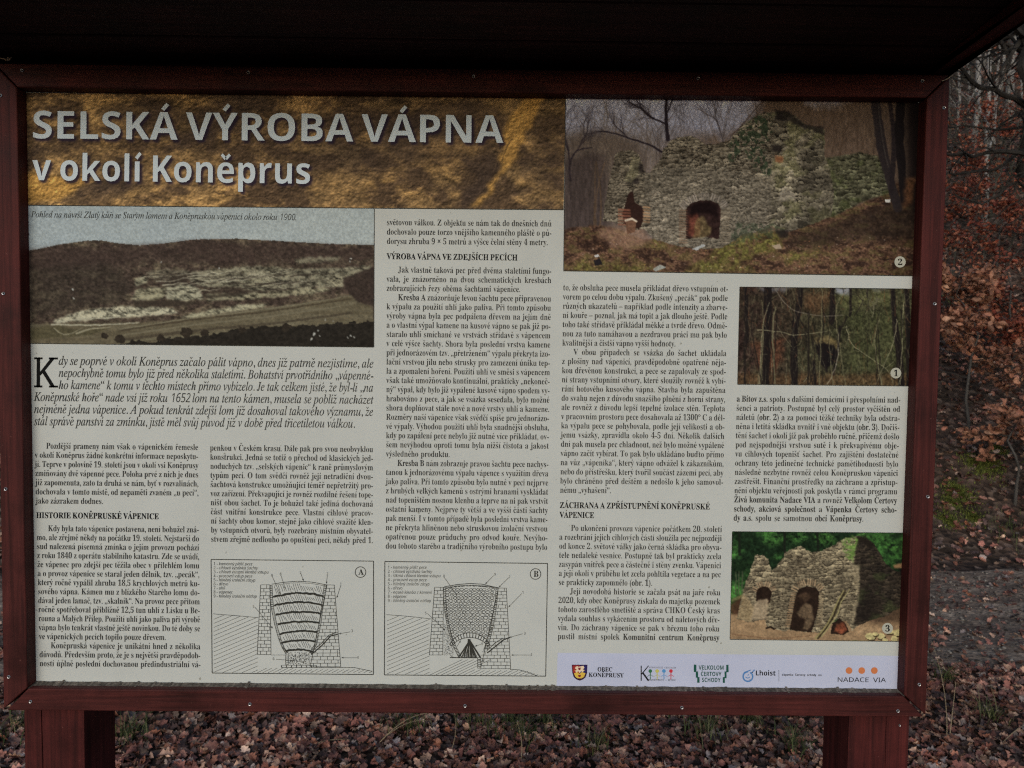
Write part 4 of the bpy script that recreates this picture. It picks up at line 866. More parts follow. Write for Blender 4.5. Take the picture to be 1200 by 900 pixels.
# ---- drawing A and B (section through a shaft), in crop pixels of each drawing
def drawing(tf, sc, B):
    pr = Print(.0004); R = random.Random(3 if B else 4)
    def L(pts, w=.55): pr.line([tf(x, y) for x, y in pts], w)
    def bricks(left, right, y0, y1, rows, bw, w=.5):
        """left/right: functions of y giving the wall's edges"""
        for k in range(rows+1):
            y = y0+(y1-y0)*k/rows; L([(left(y), y+R.uniform(-1, 1)), (right(y), y+R.uniform(-1, 1))], w)
            if k < rows:
                y2 = y0+(y1-y0)*(k+1)/rows; x = left(y)+bw*(.5 if k % 2 else 1)*R.uniform(.85, 1.1)
                while x < right(y)-6: L([(x, y), (x+R.uniform(-1, 1), y2)], w); x += bw*R.uniform(.85, 1.15)
        L([(left(y0), y0), (left(y1), y1)], w*1.2); L([(right(y0), y0), (right(y1), y1)], w*1.2)
    def lerp(a, b, y0, y1): return lambda y: a+(b-a)*(y-y0)/(y1-y0)
    def arrow(x0, y0, x1, y1):
        L([(x0, y0), (x1, y1)], .45); a = math.atan2(y1-y0, x1-x0)
        pr.poly([tf(x1, y1), tf(x1-14*math.cos(a-.4), y1-14*math.sin(a-.4)), tf(x1-14*math.cos(a+.4), y1-14*math.sin(a+.4))])
    def note(x, y, s, em=26):
        p = tf(x, y); P, l = liner(p, (p[0]+5, p[1]+.03)); pr.run(s, P, 5, em*sc, 'hand', justify=False, cond=.9)
    if not B:
        fr = [(95, 57), (1133, 68), (1132, 793), (102, 783)]; wl0, wl1, wr0, wr1 = (412, 390), (470, 478), (835, 770), (882, 922)
        y0, y1, yb = 220, 665, 742
        bricks(lerp(412, 390, 220, 665), lerp(472, 478, 220, 665), 220, 665, 20, 40)
        rin = lambda y: 835-(y-220)*.05 if y < 300 else max(722, 831-(y-300)*.30)
        bricks(lerp(834, 815, 220, 345) if False else (lambda y: 836-(y-220)*.17 if y < 560 else max(728, 778-(y-560)*.5)), lerp(882, 924, 220, 742), 220, 742, 24, 42)
        lo = [(470, 222), (472, 300), (482, 380), (500, 470), (525, 560), (548, 620), (575, 665)]; li = [(485, 222), (488, 300), (497, 380), (514, 470), (540, 560), (562, 620), (588, 655)]
        ro = [(832, 220), (822, 300), (808, 380), (797, 470), (782, 540), (770, 600), (735, 660)]; ri = [(817, 222), (808, 300), (797, 380), (784, 470), (768, 540), (756, 600), (722, 655)]
        for q in (lo, li, ro, ri): L(q, .5)
        for A_, B_ in ((lo, li), (ri, ro)):
            for k in range(len(A_)-1):
                n = 7
                for j in range(n):
                    t = j/n; L([(A_[k][0]+(A_[k+1][0]-A_[k][0])*t, A_[k][1]+(A_[k+1][1]-A_[k][1])*t), (B_[k][0]+(B_[k+1][0]-B_[k][0])*t, B_[k][1]+(B_[k+1][1]-B_[k][1])*t)], .8)
        L([(485, 215), (560, 203), (650, 196), (740, 202), (835, 220)], .7); L([(500, 222), (600, 208), (650, 206), (740, 211), (820, 226)], .4)
        top = [(492, 298, 812, 292, 272), (500, 352, 806, 350, 330), (508, 412, 798, 405, 392), (520, 470, 784, 462, 455), (533, 535, 772, 520, 515), (548, 590, 762, 580, 574), (572, 642, 745, 645, 633)]
        prev = (485, 222, 828, 225, 202)
        for (xa, ya, xb, yb_, ym) in top:
            pts = []
            for k in range(25):
                t = k/24; y = ya*(1-t)+yb_*t-(((ya+yb_)/2-ym)*4*t*(1-t)); pts.append((xa+(xb-xa)*t, y+R.uniform(-2, 2)))
            for j in range(3): L([(x, y+R.uniform(-3, 3)) for x, y in pts], 1.9)
            for x, y in pts: L([(x-5, y+R.uniform(-6, 2)), (x+6, y+R.uniform(-2, 6))], .6)
            pa, pya, pb, pyb, pym = prev; n = int((xb-xa)/13)
            for k in range(1, n):
                t = k/n; yt = pya*(1-t)+pyb*t-(((pya+pyb)/2-pym)*4*t*(1-t)); yy = ya*(1-t)+yb_*t-(((ya+yb_)/2-ym)*4*t*(1-t))
                x = xa+(xb-xa)*t; f = .3 if R.random() < .3 else .08; L([(x-7, yt+(yy-yt)*f+4), (x+9, yy-(yy-yt)*R.uniform(.08, .3))], .38)
            prev = (xa, ya, xb, yb_, ym)
        bricks(lambda y: 572, lambda y: 588, 668, 730, 5, 30); L([(588, 655), (588, 730)], .5); L([(720, 655), (722, 735)], .6)
        for k in range(260):
            x, y = R.uniform(594, 716), R.uniform(650, 728); L([(x, y), (x+R.uniform(-8, 8), y+R.uniform(-6, 6))], .4)
        for k in range(8): L([(545+k*32, 735), (545+k*32, 748)], .9); 
        L([(545, 733), (770, 735)], .4); L([(545, 748), (1010, 748), (1125, 772)], .6)
        L([(735, 665), (800, 610), (860, 545), (905, 535)], 1.3); L([(728, 655), (795, 598), (850, 540), (895, 525)], .8)
        L([(480, 668), (572, 668)], .4); L([(108, 405), (200, 412), (300, 420), (400, 430)], .5)
        gnd = lambda x: 405+(x-108)*.085
        for k in range(26):
            yy = 440+k*26
            xa, xb = 112, 395; ya = yy; ybb = yy-(xb-xa)*.42
            if ybb < gnd(xb): xb = min(xb, xa+(ya-gnd(xa))/.5); ybb = ya-(xb-xa)*.42
            if ya > 780: xa = 112+(ya-780)/.42; ya = 780
            if xb > xa+10: L([(xa, ya), (xb, ybb)], .38)
        for k in range(22):
            x = 390+k*34; h = 22 if x > 560 else 90; h = max(6, min(h, 782-752-(max(0, x-1010))*.2)); L([(x, 782), (x+h*2, 782-h)], .38)
        for args in ((483, 160, 538, 280), (540, 155, 570, 245), (668, 145, 686, 195), (838, 160, 832, 212), (925, 220, 898, 303), (375, 362, 490, 498), (985, 520, 910, 532), (1025, 686, 928, 685), (510, 695, 630, 704)): arrow(*args)
        for x, y, s in ((478, 168, "9"), (533, 158, "8"), (660, 152, "7"), (832, 158, "2"), (918, 222, "1"), (360, 366, "5"), (990, 522, "3"), (1026, 692, "4"), (488, 700, "6")): note(x, y, s, 24)
        leg = ["1 - kamenný plášť pece", "2 - cihlová výzdívka šachty", "3 - cihlová vstupní klenba vstupu", "4 - pracovní vstup pece", "5 - hliněný izolační zásyp", "6 - dřevo", "7 - uhlí", "8 - vápenec", "9 - hliněný izolační nátlap"]
        for k, s in enumerate(leg): note(110, 94+k*25.8, s, 27)
        cx, cy, rr, ch = 1050, 138, 34, "A"
    else:
        fr = [(60, 70), (1100, 83), (1088, 803), (57, 795)]
        bricks(lerp(378, 345, 235, 668), lerp(435, 430, 235, 668), 235, 668, 20, 40)
        bricks(lambda y: 786-(y-240)*.19 if y < 560 else max(672, 735-(y-560)*.6), lerp(836, 864, 240, 755), 240, 755, 24, 44)
        lo = [(432, 238), (436, 320), (443, 400), (458, 480), (475, 550), (500, 620), (530, 680)]; li = [(448, 238), (451, 320), (458, 400), (472, 480), (490, 550), (516, 615), (548, 680)]
        ro = [(785, 240), (778, 320), (768, 400), (755, 480), (735, 560), (715, 640)]; ri = [(770, 240), (764, 320), (752, 400), (738, 480), (716, 560), (690, 640)]
        for q in (lo, li, ro, ri): L(q, .5)
        for A_, B_ in ((lo, li), (ri, ro)):
            for k in range(len(A_)-1):
                for j in range(7):
                    t = j/7; L([(A_[k][0]+(A_[k+1][0]-A_[k][0])*t, A_[k][1]+(A_[k+1][1]-A_[k][1])*t), (B_[k][0]+(B_[k+1][0]-B_[k][0])*t, B_[k][1]+(B_[k+1][1]-B_[k][1])*t)], .8)
        L([(440, 232), (520, 218), (600, 211), (680, 215), (790, 240)], .8); L([(440, 240), (520, 226), (600, 222), (690, 226), (780, 243)], .5)
        for k in range(150):
            t = R.random(); x = 450+t*320; y = 236-18*4*t*(1-t)*.9+R.uniform(0, 8); L([(x, y), (x+5, y+3)], .4)
        y = 250
        while y < 560:                                   # rubble fill
            lft = 452 if y < 400 else 452+(y-400)*.25; rgt = 766-(y-240)*.13; x = lft+R.uniform(4, 10)
            while x < rgt:
                w_ = R.uniform(19, 31); h_ = R.uniform(15, 20)
                arch = 600 + 0; top_ = 530+((x-605)/100.0)**2*38
                if y < top_-8:
                    n = 5; a0 = R.uniform(0, 6); L([(x+w_/2*math.cos(a0+i*6.283/n)*R.uniform(.85, 1.1), y+h_/2*math.sin(a0+i*6.283/n)*R.uniform(.85, 1.1)) for i in range(n)]+[(x+w_/2*math.cos(a0), y+h_/2*math.sin(a0))], .5)
                x += w_
            y += 18
        for k in range(17):
            a = math.radians(200+k*140/16); x = 603+math.cos(a)*118; y = 640+math.sin(a)*84; L([(x, y), (x+math.cos(a)*20, y+math.sin(a)*32)], .9)
        L([(603+math.cos(math.radians(a))*118, 640+math.sin(math.radians(a))*84) for a in range(200, 345, 8)], .7); L([(603+math.cos(math.radians(a))*136, 640+math.sin(math.radians(a))*114) for a in range(200, 345, 8)], .7)
        for x in (530, 550, 566, 582, 596, 606, 618, 632, 644, 668): L([(598+R.uniform(-6, 6), 572), (x, 684)], 1.15); L([(602, 578), (x+7, 684)], .5)
        pr.poly([tf(588, 566), tf(608, 566), tf(600, 600)])
        L([(600, 568), (672, 684)], 1.3); L([(475, 684), (650, 686)], 1.0); L([(480, 672), (500, 684)], .6)
        bricks(lambda y: 653, lambda y: 673, 684, 752, 6, 30); L([(715, 655), (770, 610), (820, 570), (860, 555)], 1.4); L([(712, 640), (765, 590), (815, 560)], .8)
        for k in range(420):
            x, y = R.uniform(436, 500), R.uniform(470, 670)
            if x < 440+(y-440)*.32: L([(x, y), (x+2.5, y+1.5)], .45)
        L([(70, 410), (180, 418), (280, 428), (360, 438)], .5)
        for k in range(26):
            yy = 450+k*26; xa, xb = 74, 345; ya = yy; ybb = yy-(xb-xa)*.42
            if ybb < 412+(xb-70)*.09: xb = min(xb, xa+(ya-412)/.52); ybb = ya-(xb-xa)*.42
            if ya > 792: xa = 74+(ya-792)/.42; ya = 792
            if xb > xa+10: L([(xa, ya), (xb, ybb)], .38)
        for k in range(20):
            x = 345+k*36; h = 100 if x < 560 else 36; h = max(4, min(h, 30-max(0, x-900)*.2 if x > 600 else h)); L([(x, 797), (x+h*2.1, 797-h)], .38)
        L([(860, 760), (915, 762), (980, 780), (1035, 802)], .6)
        for args in ((440, 172, 520, 285), (755, 160, 702, 215), (850, 175, 788, 236), (935, 275, 850, 362), (332, 402, 445, 510), (940, 532, 856, 556), (985, 668, 868, 668), (522, 612, 545, 575), (672, 600, 635, 612)): arrow(*args)
        for x, y, s in ((432, 172, "8"), (757, 160, "9"), (850, 176, "2"), (937, 276, "1"), (315, 408, "5"), (948, 538, "3"), (990, 674, "4"), (676, 604, "6")): note(x, y, s, 24)
        leg = ["1 - kamenný plášť pece", "2 - cihlová výzdívka šachty", "3 - cihlová cihlová klenba vstupu", "4 - pracovní vstup pece", "5 - hliněný izolační zásyp", "6 - dřevo", "7 - nosná klenba z kamení", "8 - vápenec", "9 - hliněný izolační nátlap"]
        leg[2] = "3 - šikmá cihlová klenba vstupu"
        for k, s in enumerate(leg): note(78, 116+k*26.6, s, 27)
        cx, cy, rr, ch = 1023, 150, 34, "B"
    pr.line([tf(*p) for p in fr+fr[:1]], .9)
    pr.line([tf(cx+rr*math.cos(a*.2618), cy+rr*math.sin(a*.2618)) for a in range(25)], .8)
    p = tf(cx-13, cy+18); P, l = liner(p, (p[0]+5, p[1]+.04)); pr.run(ch, P, 8, 56*sc, 'serifb', justify=False, cond=.9)
    return pr
sA = 220/1200.0
drawing(lambda x, y: (230+x*sA, 645+y*sA), sA, False).build("kiln_drawing", M_line, panel)
drawing(lambda x, y: (440+x*sA, 645+y*sA), sA, True).build("kiln_drawing", M_line, panel)

# ---- sponsors' logos; crop px of the two 6x crops
def TA(x, y): return (660+x/6.0, 770+y/6.0)
def TB(x, y): return (860+x/6.0, 770+y/6.0)
def logo(name, col, polys=(), lines=(), discs=(), T=TA, dep=.0004):
    pr = Print(dep)
    for p in polys: pr.poly([T(*q) for q in p])
    for p, w in lines: pr.line([T(*q) for q in p], w)
    for x, y, r in discs: pr.disc(*T(x, y), r)
    return pr.build(name, col if not isinstance(col, tuple) else ink(name+" ink", col), panel)
sh = [(60, 53), (170, 53), (168, 110), (158, 140), (140, 156), (115, 165), (92, 156), (74, 140), (64, 110)]
logo("crest", (44, 26, 48), [sh])
logo("crest_field", (132, 42, 40), [[(65, 58), (115, 58), (115, 112), (68, 108)], ], dep=.0005)
logo("crest_field", (38, 36, 84), [[(115, 58), (165, 58), (163, 108), (115, 112)]], dep=.0005)
logo("crest_lion", (196, 176, 150), [[(88, 66), (104, 62), (108, 72), (112, 66), (122, 64), (142, 60), (150, 74), (138, 84), (146, 96), (134, 106), (126, 96), (116, 112), (106, 98), (92, 108), (84, 96), (96, 88), (82, 78)]], dep=.0006)
logo("crest_base", (186, 156, 64), [[(76, 112), (100, 104), (115, 118), (130, 104), (156, 112), (146, 138), (128, 148), (100, 148), (84, 136)]], lines=[([(80, 90), (92, 98)], .8), ([(142, 88), (150, 94)], .8)], dep=.0006)
logo("crest_mark", (110, 36, 44), [[(104, 74), (124, 72), (120, 90), (108, 90)], [(104, 124), (126, 124), (120, 140), (108, 138)]], dep=.0007)
def word(name, T, a, b, s, em, style, mat, **kw):
    pr = Print(.0005); P, L = liner(T(*a), T(*b)); pr.run(s, P, L, em, style, **kw); pr.build(name, mat, panel)
word("logo_wording", TA, (240, 100), (345, 101), "OBEC", 7.4, 'serifb', M_inkb)
word("logo_wording", TA, (178, 138), (424, 142), "KONĚPRUSY", 7.2, 'serifb', M_inkb)
logo("logo_letter", M_inkb, lines=[([(548, 60), (548, 166)], 1.2), ([(600, 60), (552, 118)], 1.1), ([(558, 108), (600, 166)], 1.9)])
word("logo_wording", TA, (604, 77), (792, 80), "KOMUNITNÍ CENTRUM", 2.6, 'sans', ink("grey ink", (92, 92, 100)))
word("logo_wording", TA, (600, 165), (790, 167), "KONĚPRUSY - BÍTOV", 2.8, 'sans', M_ink)
for x, cc in ((612, (44, 92, 64)), (660, (164, 160, 84)), (708, (72, 124, 168)), (757, (168, 44, 56))):
    logo("logo_figure", cc, lines=[([(x, 104), (x, 156)], .9), ([(x-22, 136), (x, 122), (x+22, 136)], .45)], discs=[(x, 97, 2.1)], dep=.0005)
GR = ink("dark green ink", (30, 72, 62))
for x, y, s, x1 in ((952, 87, "VELKOLOM", 1130), (966, 132, "ČERTOVY", 1112), (974, 174, "SCHODY", 1106)): word("logo_wording", TA, (x, y), (x1, y+1), s, 7.0, 'sansb', GR)
logo("logo_step", GR, [[(918, 52), (936, 52), (936, 100), (948, 100), (948, 140), (958, 140), (958, 180), (942, 180), (942, 144), (932, 144), (932, 104), (918, 104)]])
logo("logo_step", GR, [[(1162, 54), (1146, 54), (1146, 100), (1134, 100), (1134, 140), (1122, 140), (1122, 180), (1136, 180), (1136, 148), (1148, 148), (1148, 106), (1162, 106)]])
BL = ink("blue ink", (70, 112, 160))
ring = [(98+34*math.cos(a*.2618), 136+34*math.sin(a*.2618)) for a in range(-4, 19)]
logo("logo_ring", BL, lines=[(ring, 1.7), ([(70, 108), (100, 98), (118, 90)], 1.1), ([(132, 104), (118, 118), (146, 88)], 1.1), ([(82, 140), (98, 148), (112, 140)], .9), ([(104, 120), (98, 130)], .7)], T=TB)
word("logo_wording", TB, (150, 128), (294, 129), "Lhoist", 8.2, 'sansb', M_inkb)
logo("logo_rule", M_line, lines=[([(316, 90), (316, 170)], .4)], T=TB)
word("logo_wording", TB, (336, 130), (620, 132), "Vápenka Čertovy schody a.s.", 3.3, 'sansb', M_ink)
for x in (809, 898, 987): logo("logo_dot", (172, 104, 66), discs=[(x, 94, 3.9)], T=TB)
word("logo_wording", TB, (724, 173), (1068, 176), "NADACE VIA", 7.4, 'sans', M_inkb, mins=.3)

# ---- posts
zl = W(-3, 74, YF).z; zr = W(1110, 87, YF).z; zt = (zl+zr)/2+.001
def post(x0a, x1a, x0b, x1b):
    # px edges of the front face just under the frame (y=842) and at the picture's foot
    A, B = W(x0a, 842, YB+.001), W(x1a, 842, YB+.001)
    x0, x1 = A.x, B.x; d = .082; vs = []; R = random.Random(int(x0a)); nz = 26
    prof = [(x0, 0), (x0+(x1-x0)*.285, 0), (x0+(x1-x0)*.292, .006), (x0+(x1-x0)*.30, 0), (x1, 0), (x1, d), (x0, d)] if x0a < 500 else [(x0, 0), (x0+(x1-x0)*.62, 0), (x0+(x1-x0)*.625, .002), (x0+(x1-x0)*.63, 0), (x1, 0), (x1, d), (x0, d)]
    n = len(prof)
    for k in range(nz+1):
        z = -.05+(zt-.004+.05)*k/nz
        for i, (x, y) in enumerate(prof): vs.append((x+(0 if i in (0, 4, 5, 6) else math.sin(k*.7)*.0012), YB+.001+y, z))
    fs = [(k*n+i, k*n+(i+1) % n, (k+1)*n+(i+1) % n, (k+1)*n+i) for k in range(nz) for i in range(n)]+[tuple(range(n-1, -1, -1)), tuple(nz*n+i for i in range(n))]
    o = mesh_obj("post", vs, fs, M_post, board); bm_fix(o); bevel(o, .003, 2); return o
p1 = post(28.5, 98.5, 0, 0); p2 = post(995, 1065.5, 0, 0)
screw(1054, 849.7, p2, YB+.0005, .0016)
# ---- little roof: sloping underside boards, side boards, beams
xl, xr = W(0, 74, YF).x-.011, W(1093, 82, YF).x
SL = math.tan(math.radians(5))
def rz(y): return zt+.012+(YF-y)*SL
nb = 5
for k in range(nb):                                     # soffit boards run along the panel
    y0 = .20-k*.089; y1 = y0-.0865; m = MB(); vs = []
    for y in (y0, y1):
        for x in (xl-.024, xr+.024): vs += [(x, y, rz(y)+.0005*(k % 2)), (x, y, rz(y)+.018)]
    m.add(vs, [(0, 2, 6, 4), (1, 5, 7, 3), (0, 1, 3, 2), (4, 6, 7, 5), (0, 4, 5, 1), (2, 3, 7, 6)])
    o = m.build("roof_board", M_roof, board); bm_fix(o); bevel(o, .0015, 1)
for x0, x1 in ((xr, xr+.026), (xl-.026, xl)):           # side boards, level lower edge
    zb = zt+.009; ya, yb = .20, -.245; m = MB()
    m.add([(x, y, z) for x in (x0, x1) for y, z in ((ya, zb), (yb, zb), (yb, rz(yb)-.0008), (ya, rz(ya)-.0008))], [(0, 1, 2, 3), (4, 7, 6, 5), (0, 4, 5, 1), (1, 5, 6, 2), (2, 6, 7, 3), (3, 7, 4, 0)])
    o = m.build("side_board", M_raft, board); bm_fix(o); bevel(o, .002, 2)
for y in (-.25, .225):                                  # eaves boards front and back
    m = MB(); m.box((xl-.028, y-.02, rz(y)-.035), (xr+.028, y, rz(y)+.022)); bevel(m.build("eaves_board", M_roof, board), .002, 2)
m = MB(); m.box((xl, .001, zt+.0015), (xr, .019, rz(.02)-.001)); m.build("dark_infill_board", M_roof, board)  # added infill, its dark colour keeps the gap above the rail black
m = MB(); m.box((xl-.05, -.29, rz(-.29)+.024), (xr+.05, .25, rz(-.29)+.036)); m.build("roof_cover", flat("roofing felt", (.03, .03, .032), .9), board)
# ------------------------------------------------------------------ terrain
def gh(x, y):
    """height of the ground: flat clearing, forest track, then the wooded slope"""
    d = y-4.05-.05*x
    h = 0.0
    if d > 0: h = .60*d*min(1, .5+d*.5) if d < 1 else .60*(d-.0)
    if y < 4.05 and y > 1.5: h += -.02*math.exp(-((y-3.0)/.35)**2)-.015*math.exp(-((y-2.35)/.2)**2)
    h += .05*mnoise.noise(Vector((x*.9, y*.9, 0)))*min(1, max(0, (y-.2)/2)) + .02*mnoise.noise(Vector((x*4, y*4, 3)))*min(1, max(.2, y/4))
    if d > 2: h += .5*mnoise.noise(Vector((x*.22, y*.22, 7)))*min(1, (d-2)/4)
    if y < -1: h += 0.02*mnoise.noise(Vector((x*.5, y*.5, 1)))
    return h
def axis(lo, hi, fine_lo, fine_hi, step, coarse):
    a = list(np.arange(fine_lo, fine_hi+1e-6, step)); s = step; v = fine_hi
    while v < hi: s = min(s*1.18, coarse); v += s; a.append(v)
    s = step; v = fine_lo
    while v > lo: s = min(s*1.18, coarse); v -= s; a.insert(0, v)
    return a
xs = axis(-140, 140, -3.5, 6, .1, 9); ys = axis(-120, 150, 1.0, 9, .1, 9)
vs = [(x, y, gh(x, y)) for y in ys for x in xs]; nx = len(xs)
fs = np.array([(j*nx+i, j*nx+i+1, (j+1)*nx+i+1, (j+1)*nx+i) for j in range(len(ys)-1) for i in range(nx-1)])
m_, n, l, b = newmat("forest soil", .9, .2)
tc = n.new("ShaderNodeTexCoord"); n1 = n.new("ShaderNodeTexNoise"); n1.inputs["Scale"].default_value = 3.0; n1.inputs["Detail"].default_value = 8; n1.inputs["Roughness"].default_value = .7
vo = n.new("ShaderNodeTexVoronoi"); vo.inputs["Scale"].default_value = 22
l.new(tc.outputs["Object"], n1.inputs[0]); l.new(tc.outputs["Object"], vo.inputs[0])
r1 = ramp(n, [(.0, (.024, .017, .013)), (.45, (.065, .046, .035)), (.75, (.13, .093, .070)), (1, (.27, .21, .17))]); l.new(vo.outputs["Color"], r1.inputs[0])
r2 = ramp(n, [(.35, (.45, .45, .42)), (.65, (1.1, 1.0, 1.0))]); l.new(n1.outputs[0], r2.inputs[0])
mx = n.new("ShaderNodeMixRGB"); mx.blend_type = 'MULTIPLY'; mx.inputs[0].default_value = 1; l.new(r1.outputs[0], mx.inputs[1]); l.new(r2.outputs[0], mx.inputs[2])
l.new(mx.outputs[0], b.inputs["Base Color"])
bp = n.new("ShaderNodeBump"); bp.inputs["Strength"].default_value = .8; bp.inputs["Distance"].default_value = .03; l.new(vo.outputs["Distance"], bp.inputs["Height"]); l.new(bp.outputs[0], b.inputs["Normal"])
mesh_obj("ground", vs, fs, m_, None, True, kind="structure")
# muddy track, a sheet on top of the ground
m_, n, l, b = newmat("muddy gravel", .75, .35)
tc = n.new("ShaderNodeTexCoord"); n1 = n.new("ShaderNodeTexNoise"); n1.inputs["Scale"].default_value = 5; n1.inputs["Detail"].default_value = 9; n1.inputs["Roughness"].default_value = .75
mp = n.new("ShaderNodeMapping"); mp.inputs["Scale"].default_value = (.5, 1.6, 1); l.new(tc.outputs["Object"], mp.inputs[0]); l.new(mp.outputs[0], n1.inputs[0])
vo = n.new("ShaderNodeTexVoronoi"); vo.inputs["Scale"].default_value = 45; l.new(tc.outputs["Object"], vo.inputs[0])
r1 = ramp(n, [(.32, (.09, .062, .046)), (.5, (.21, .155, .115)), (.66, (.42, .33, .25))]); l.new(n1.outputs[0], r1.inputs[0])
r2 = ramp(n, [(0, (.55, .55, .55)), (.6, (1, 1, 1)), (1, (1.7, 1.65, 1.6))]); l.new(vo.outputs["Color"], r2.inputs[0])
mx = n.new("ShaderNodeMixRGB"); mx.blend_type = 'MULTIPLY'; mx.inputs[0].default_value = 1; l.new(r1.outputs[0], mx.inputs[1]); l.new(r2.outputs[0], mx.inputs[2]); l.new(mx.outputs[0], b.inputs["Base Color"])
bp = n.new("ShaderNodeBump"); bp.inputs["Strength"].default_value = .7; bp.inputs["Distance"].default_value = .012; l.new(vo.outputs["Distance"], bp.inputs["Height"]); l.new(bp.outputs[0], b.inputs["Normal"])
tx = axis(-60, 60, -3, 6, .1, 4); ty = list(np.arange(0, 1.0001, 1/16)); vs = []
for t in ty:
    for x in tx:
        y = 2.35+.05*x+(1.65*t)+.12*mnoise.noise(Vector((x*.8, t*2, 5)))*(1 if t < .5 else -1)
        vs.append((x, y, gh(x, y)+.006))
nx = len(tx); fs = np.array([(j*nx+i, j*nx+i+1, (j+1)*nx+i+1, (j+1)*nx+i) for j in range(len(ty)-1) for i in range(nx-1)])
mesh_obj("path", vs, fs, m_, None, True, kind="structure")

# ------------------------------------------------------------------ leaf litter: curled, lobed leaves
LR = np.random.default_rng(21)
def leafset(pts, sizes, cols, lift=.012, tilt=.45, lobed=True, up_only=True):
    """one mesh of many leaves; 10 outline points + midrib"""
    n = len(pts); out = np.array([(0, -.5), (.16, -.34), (.30, -.22), (.20, -.05), (.36, .10), (.20, .22), (.20, .38), (0, .52), (-.20, .38), (-.20, .22), (-.36, .10), (-.20, -.05), (-.30, -.22), (-.16, -.34)]) if lobed else \
        np.array([(0, -.5), (.18, -.32), (.29, -.08), (.27, .15), (.15, .36), (0, .52), (-.15, .36), (-.27, .15), (-.29, -.08), (-.18, -.32)])
    k = len(out); mid = np.array([(0, -.25), (0, 0.02), (0, .28)])
    base = np.vstack([out, mid]); K_ = len(base)
    side = k//2; faces = []
    m0, m1, m2 = k, k+1, k+2
    for sgn in (1, -1):
        idx = [i % k for i in (range(0, side+1) if sgn > 0 else range(k, side-1, -1))]
        for a, b in zip(idx[:-1], idx[1:]):
            yb = (base[a][1]+base[b][1])/2; mm = m0 if yb < -.14 else m1 if yb < .16 else m2
            faces.append((a, b, mm) if sgn > 0 else (b, a, mm))
        ch = [idx[0]]+[]
    # bridge between midrib fans
    def near(y, s): 
        c = [i for i in range(k) if (base[i][0] > 0) == (s > 0) and abs(base[i][0]) > .01]; return min(c, key=lambda i: abs(base[i][1]-y))
    for s in (1, -1):
        for (ma, mb) in ((m0, m1), (m1, m2)):
            yb = -.14 if ma == m0 else .16
            idx = [i % k for i in (range(0, side+1) if s > 0 else range(k, side-1, -1))]
            for a, b in zip(idx[:-1], idx[1:]):
                y1 = (base[a][1]+base[b][1])/2
                if y1 >= yb:
                    faces.append((a, mb, ma) if s > 0 else (ma, mb, a)); break
    F_ = np.array(faces); sz = np.asarray(sizes)[:, None]
    curl = LR.normal(0, .9, (n, 1)); cup = LR.uniform(-.2, 1.5, (n, 1)); X = base[None, :, 0]*sz*LR.uniform(.8, 1.15, (n, 1)); Y = base[None, :, 1]*sz*LR.uniform(.85, 1.2, (n, 1))
    Z = (cup*np.abs(base[None, :, 0])**1.3+curl*base[None, :, 1]**2*.6)*sz+LR.normal(0, .05, (n, K_))*sz
    P = np.stack([X, Y, Z], 2)
    az = LR.uniform(0, 6.283, n); tl = LR.normal(0, tilt, n); t2 = LR.normal(0, tilt, n)
    def rot(P, a, i, j):
        c, s_ = np.cos(a)[:, None], np.sin(a)[:, None]; Q = P.copy(); Q[:, :, i] = c*P[:, :, i]-s_*P[:, :, j]; Q[:, :, j] = s_*P[:, :, i]+c*P[:, :, j]; return Q
    P = rot(rot(rot(P, tl, 1, 2), t2, 0, 2), az, 0, 1)
    P += np.asarray(pts)[:, None, :]; P[:, :, 2] += lift*LR.random(n)[:, None]
    F_all = (F_[None]+np.arange(n)[:, None, None]*K_).reshape(-1, 3)
    C_ = np.repeat(np.asarray(cols)[:, None, :], K_, 1)*LR.uniform(.8, 1.15, (n, K_, 1))
    return P.reshape(-1, 3), F_all, C_.reshape(-1, 3)
PAL = np.array([(.100, .041, .031), (.072, .032, .025), (.150, .072, .053), (.045, .026, .022), (.19, .115, .080), (.10, .045, .030), (.030, .020, .018), (.25, .17, .125), (.16, .065, .040), (.12, .095, .085), (.07, .045, .032)])
PW = np.array([.14, .15, .12, .15, .12, .09, .12, .06, .06, .06, .03]); PW /= PW.sum()
M_leaf = vcol("dead leaf", .62, .35, .35, 90, .4)
M_leaf.node_tree.nodes["Principled BSDF"].inputs["Subsurface Weight"].default_value = 0
def litter_patch(name, region, n, size, keep=None, dark=1.0):
    (x0, x1), (y0, y1) = region; P = []
    X = LR.uniform(x0, x1, n); Y = LR.uniform(y0, y1, n)
    if keep is not None:
        msk = np.array([keep(x, y) for x, y in zip(X, Y)]); X, Y = X[msk], Y[msk]
    P = np.array([(x, y, gh(x, y)+.006) for x, y in zip(X, Y)])
    cols = PAL[LR.choice(len(PAL), len(P), p=PW)]*LR.uniform(.65, 1.3, (len(P), 1))*dark*2.8*(.62+.75*np.clip(.5+np.array([mnoise.noise(Vector((p[0]*1.7, p[1]*1.7, 4))) for p in P])[:, None]*1.2, 0, 1))
    v, f, c = leafset(P, size*LR.uniform(.45, 1.5, len(P)), cols)
    return mesh_obj(name, v, f, M_leaf, None, False, c, "stuff")
cl = lambda x, y: mnoise.noise(Vector((x*1.3, y*1.3, 9)))
litter_patch("leaf_litter", ((-2.6, 4.2), (1.05, 2.62)), 29000, .036, lambda x, y: y < 2.42+.05*x+.12*cl(x, y))
litter_patch("leaf_litter", ((-3.5, 6.5), (2.3, 4.1)), 5200, .036, lambda x, y: cl(x, y) > -.35, 1.0)
litter_patch("leaf_litter", ((-4, 9), (3.9, 9.5)), 24000, .052, lambda x, y: y > 4.0+.05*x+.15*cl(x, y))
